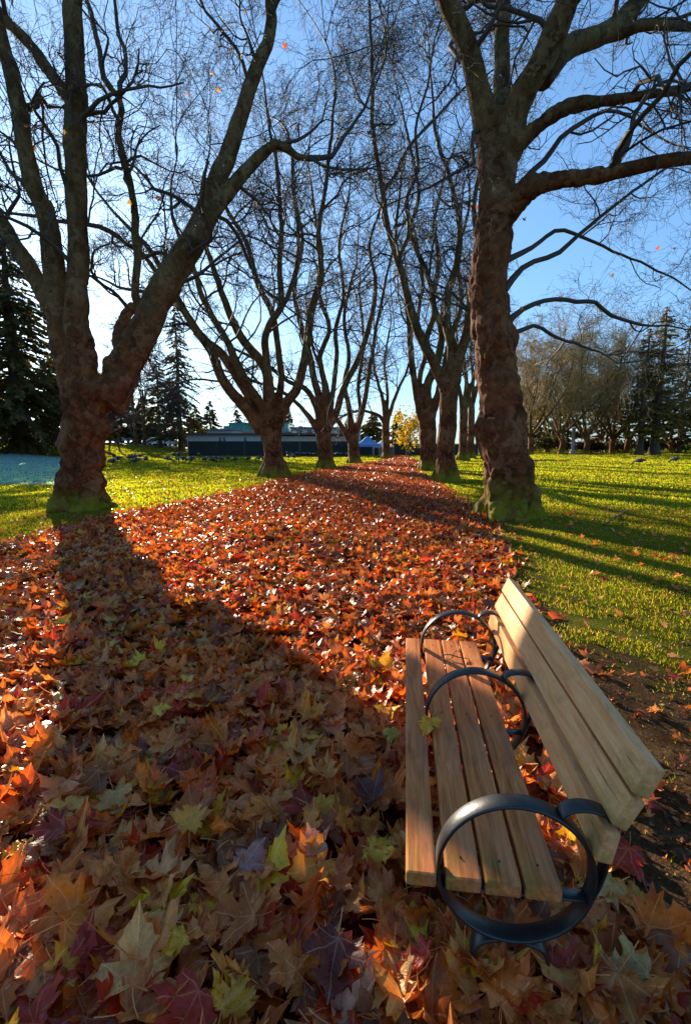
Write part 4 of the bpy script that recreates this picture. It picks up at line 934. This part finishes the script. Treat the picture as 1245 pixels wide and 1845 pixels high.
def tent(label, px, Y, wpx, ytop, yeave, m, seed):
    x = wx(px, Y); w = pxsize(wpx/2, px, 800, Y); root = empty('marquee_tent', (x, Y, 0)); tag(root, label, 'tent', 'peaked tents before the dark fence')
    ze, zt = wz(yeave, Y), wz(ytop, Y); bm = bmesh.new(); rows = []
    for s in np.linspace(0, 1, 9):
        rr = w*(1-s)**1.0*(1-.28*math.sin(math.pi*s))+.01; z = ze+(zt-ze)*s
        ring = []
        for sx, sy in ((-1, -1), (0, -1), (1, -1), (1, 0), (1, 1), (0, 1), (-1, 1), (-1, 0)): ring.append(bm.verts.new((sx*rr, sy*rr, z)))
        rows.append(ring)
    low = [bm.verts.new((v.co.x, v.co.y, ze-.25)) for v in rows[0]]; rows.insert(0, low)
    for a, b in zip(rows, rows[1:]):
        for j in range(8): bm.faces.new((a[j], a[(j+1) % 8], b[(j+1) % 8], b[j]))
    link('canopy', bm_mesh('canopy', bm), m, root)
    for sx in (-1, 1):
        for sy in (-1, 1):
            tb = Tubes(); tb.add(np.array([(sx*w*.97, sy*w*.97, -.1), (sx*w*.97, sy*w*.97, ze)]), [.045, .045], 8); link('leg', tb.mesh('leg'), M['post'], root)
tent('blue canopy tent with a sharp peak in front of the fence', 662, 58, 46, 785, 801, M['canopy'], 1)
tent('pale canopy tent half hidden behind the blue one', 690, 62, 36, 792, 802, M['canopyw'], 2)
def pole():
    Y = 72; p = P(1031, 812, Y); root = empty('totem_pole', (p[0], Y, 0)); tag(root, 'plain white pole standing between two bare trees on the far right lawn', 'pole')
    tb = Tubes(); zz = np.array([-.1, .35, .36, 3.6, 3.61, 3.75]); tb.add(np.stack([0*zz, 0*zz, zz], 1), [.42, .42, .27, .25, .32, .30], 12); link('shaft', tb.mesh('shaft'), M['post'], root)
    pbox('cap', p[0]-.26, p[0]+.26, Y-.26, Y+.26, 3.75, 3.9, M['white'], root, .03)
pole()
# saplings with thin stems on the left lawn
for i, (px, py, Y, H, lab) in enumerate(((198, 811, 55, 6, 'thin young tree on the lawn right of the massive trunk'), (216, 809, 57, 5, 'second thin young tree nearer the bare trees'), (319, 811, 60, 5.5, 'small leaning trunk left of the tall spruce'))):
    bg_tree(lab, px, py, Y, H, .8, 270+i, 'twig', .45, .6, 'young trees on the left lawn', 'young_tree', .09)

# ------------------------------------------------------------------ car park and cars
def car_park():
    xs = np.linspace(-62, -27, 40); ys = np.linspace(80, 96, 14); X, Y = np.meshgrid(xs, ys); V = np.stack([X, Y, gz(X, Y)+.02], -1).reshape(-1, 3); i = np.arange(len(V)).reshape(X.shape)
    tag(link('car_park', mesh_np('car_park', V, [np.stack([i[:-1, :-1], i[:-1, 1:], i[1:, 1:], i[1:, :-1]], -1).reshape(-1, 4)]), M['asphalt']), kind='structure')
car_park()
def make_car(paint):
    root = empty('parked_car')
    prof = [(-2.15, .35), (-2.2, .75), (-2.05, .95), (-1.3, 1.02), (-.75, 1.42), (.55, 1.46), (1.35, 1.02), (2.05, .92), (2.18, .7), (2.15, .35)]
    bm = bmesh.new(); secs = []
    for yy, sc in ((-.86, .97), (-.80, 1), (.80, 1), (.86, .97)):
        secs.append([bm.verts.new((x*sc, yy*(.84 if z > 1.1 else 1), z)) for x, z in prof])
    for a, b in zip(secs, secs[1:]):
        for j in range(len(prof)): bm.faces.new((a[j], a[(j+1) % len(prof)], b[(j+1) % len(prof)], b[j]))
    bm.faces.new(secs[0]); bm.faces.new(list(reversed(secs[-1])))
    link('body', bm_mesh('body', bm), M[paint], root)
    for sg in (-1, 1):
        bm = bmesh.new(); q = [(-1.05, 1.06), (-.66, 1.36), (.48, 1.39), (1.05, 1.06)]
        yo = [.875 if z < 1.2 else .74 for x, z in q]
        bm.faces.new([bm.verts.new((x, sg*y_, z)) for (x, z), y_ in zip(q, yo)]); r = bmesh.ops.extrude_face_region(bm, geom=bm.faces[:])
        for g in r['geom']:
            if isinstance(g, bmesh.types.BMVert): g.co.y -= sg*.05
        link('window', bm_mesh('window', bm), M['glass'], root)
        for x in (-1.35, 1.35):
            bm = bmesh.new(); bmesh.ops.create_cone(bm, cap_ends=True, segments=18, radius1=.33, radius2=.33, depth=.22)
            for v in bm.verts: v.co = Vector((v.co.x+x, v.co.z+sg*.80, v.co.y+.33))
            w = link('wheel', bm_mesh('wheel', bm), M['tyre'], root)
            bm = bmesh.new(); bmesh.ops.create_cone(bm, cap_ends=True, segments=14, radius1=.2, radius2=.18, depth=.03)
            for v in bm.verts: v.co = Vector((v.co.x+x, v.co.z+sg*.92, v.co.y+.33))
            link('rim', bm_mesh('rim', bm), M['post'], w)
        bm = bmesh.new(); box(bm, (2.14, sg*.58, .74), (.1, .36, .13), None, .03); link('headlight', bm_mesh('headlight', bm), M['lamp'], root)
    for x0, x1 in ((.60, 1.30), (-1.25, -.80)):
        bm = bmesh.new(); z0, z1 = (1.44, 1.05) if x0 > 0 else (1.06, 1.41)
        bm.faces.new([bm.verts.new(c) for c in ((x0, -.62, z0+.015), (x1, -.70, z1+.015), (x1, .70, z1+.015), (x0, .62, z0+.015))]); link('windscreen', bm_mesh('windscreen', bm), M['glass'], root)
    return root
for paint, px, Y, rz, lab in (('carw', 283, 86, 2.6, 'white car parked nearest the tall spruce'), ('cars', 303, 88, 2.2, 'silver car parked right behind the white one'), ('carw', 226, 90, 2.9, 'pale car parked right of the massive left trunk'), ('card', 205, 90, 2.9, 'dark car parked half behind the massive left trunk')):
    c = make_car(paint); x = wx(px, Y); c.location = (x, Y, float(gz(x, Y))+.02); c.rotation_euler = (0, 0, rz); tag(c, lab, 'car', 'cars in the far car park')

# ------------------------------------------------------------------ geese
def goose(pose):
    if pose == 'graze': sk = [((-.50, 0, .36), .03), ((-.36, 0, .37), .085), ((-.16, 0, .36), .15), ((.06, 0, .35), .155), ((.22, 0, .33), .10), ((.33, 0, .26), .050), ((.42, 0, .15), .036), ((.47, 0, .08), .042), ((.53, 0, .045), .022)]
    elif pose == 'stand': sk = [((-.46, 0, .30), .03), ((-.32, 0, .34), .085), ((-.12, 0, .37), .15), ((.08, 0, .40), .15), ((.20, 0, .47), .085), ((.25, 0, .60), .045), ((.28, 0, .74), .038), ((.31, 0, .80), .050), ((.40, 0, .78), .022)]
    else: sk = [((-.48, 0, .33), .03), ((-.34, 0, .36), .085), ((-.14, 0, .37), .15), ((.07, 0, .38), .15), ((.20, 0, .43), .09), ((.29, 0, .50), .048), ((.36, 0, .58), .038), ((.42, 0, .60), .048), ((.51, 0, .57), .022)]
    me = bpy.data.meshes.new('body'); legs = [((.02, -.06, .24), .03), ((.03, -.065, .12), .014), ((.03, -.07, .015), .014), ((.10, -.07, .01), .02), ((-.02, .06, .24), .03), ((-.02, .065, .12), .014), ((-.02, .07, .015), .014), ((.05, .07, .01), .02)]
    allv = sk+legs; ed = [(i, i+1) for i in range(len(sk)-1)]; b = len(sk); ed += [(3, b), (b, b+1), (b+1, b+2), (b+2, b+3), (2, b+4), (b+4, b+5), (b+5, b+6), (b+6, b+7)]
    me.from_pydata([v for v, _ in allv], ed, []); ob = bpy.data.objects.new('tmp', me); COL.objects.link(ob)
    m = ob.modifiers.new('k', 'SKIN'); ss = ob.modifiers.new('u', 'SUBSURF'); ss.levels = 1; ss.render_levels = 1
    for i, (v, r) in enumerate(allv): d = me.skin_vertices[0].data[i]; d.radius = (r, r*1.05); d.use_root = (i == 2)
    dg = bpy.context.evaluated_depsgraph_get(); new = bpy.data.meshes.new_from_object(ob.evaluated_get(dg)); bpy.data.objects.remove(ob)
    pos = np.array([v for v, _ in allv]); c = np.array([(.35, .33, .3), (.10, .085, .07), (.11, .09, .07), (.16, .135, .11), (.24, .21, .17), (.015, .015, .015), (.012, .012, .012), (.03, .03, .03), (.01, .01, .01)]+[(.02, .02, .02)]*8)
    v = np.empty(len(new.vertices)*3, np.float32); new.vertices.foreach_get('co', v); v = v.reshape(-1, 3); k = np.argmin(((v[:, None]-pos[None])**2).sum(-1), 1)
    a = new.color_attributes.new('Col', 'FLOAT_COLOR', 'POINT'); cc = np.ones((len(v), 4), np.float32); cc[:, :3] = c[k]; a.data.foreach_set('color', cc.ravel())
    new.polygons.foreach_set('use_smooth', np.ones(len(new.polygons), bool)); new.name = 'goose'; new.materials.clear(); new.materials.append(M['goose'])
    return new
def geese():
    R = np.random.default_rng(17); ms = {p: goose(p) for p in ('graze', 'stand', 'walk')}
    spots = [(205, 839), (213, 832), (234, 827), (244, 824), (252, 828), (243, 838), (264, 834), (246, 836), (304, 833), (321, 833), (330, 834), (344, 834), (370, 834), (384, 835), (388, 833), (398, 834), (412, 831), (424, 834), (448, 832), (358, 823), (316, 822), (322, 821), (344, 832),
             (466, 831), (475, 832), (518, 823), (526, 823), (536, 822), (546, 822), (556, 822), (568, 823), (600, 822), (607, 823), (615, 822), (625, 823), (520, 829), (529, 829), (240, 829)]
    for i, (px, py) in enumerate(spots):
        p = G(px, py); pose = ['graze', 'graze', 'stand', 'walk', 'graze'][int(R.integers(0, 5))]
        o = link('goose', ms[pose]); o.location = p; o.rotation_euler = (0, 0, R.random()*6.28); o.scale = (1.0, 1.0, 1.0)
        zone = 'on the lawn between the two nearest left trees' if px < 470 else 'on the far lawn beyond the second left tree'
        tag(o, {'graze': 'grazing dark goose with lowered neck ', 'stand': 'upright dark goose with raised neck ', 'walk': 'walking dark goose with outstretched neck '}[pose]+zone, 'goose', 'geese feeding on the left lawn')
    for px, py, lab, rz in ((1150, 838, 'goose grazing alone on the right lawn below the fir pair', 2.9), (1214, 835, 'goose grazing at the right edge of the lawn', 3.2)):
        o = link('goose', ms['graze']); o.location = G(px, py); o.rotation_euler = (0, 0, rz); tag(o, lab, 'goose', 'geese on the right lawn')
geese()

# ------------------------------------------------------------------ fallen branches on the right lawn
def fallen(label, pts, Y, r, seed):
    R = np.random.default_rng(seed); tb = Tubes(); w = [G(*p) for p in pts]; b = w[0].copy()
    q = np.array([p-b+np.array([0, 0, r+.04*k*(k % 2)]) for k, p in enumerate(w)]); p, rr = resample(q, np.linspace(r, r*.35, len(q)), .12); tb.add(p, rr, 6)
    kp, kd, kr, kt, _ = kids(R, p[None], rr[None], 7, .2, 30, 60); kd[:, 2] = np.abs(kd[:, 2])*.5
    pp, r2 = grow(R, kp, nrm(kd), .35+.5*R.random(7), kr*.5, 5, .2, .0); pp[..., 2] = np.maximum(pp[..., 2], .01); tb.add(pp, r2, 4)
    o = link('fallen_branch', tb.mesh('fallen_branch'), M['twig']); o.location = b; tag(o, label, 'branch')
fallen('long crooked fallen branch on the lawn right of the thick burred trunk', [(952, 832), (985, 830), (1010, 831), (1040, 829), (1062, 826)], 0, .05, 1)
fallen('small bare fallen branch near the shadow of the thick burred trunk', [(1088, 948), (1105, 938), (1120, 925), (1132, 915)], 0, .018, 2)
fallen('short twiggy branch on the leaves at the far right of the path', [(742, 842), (752, 838), (758, 832)], 0, .03, 3)
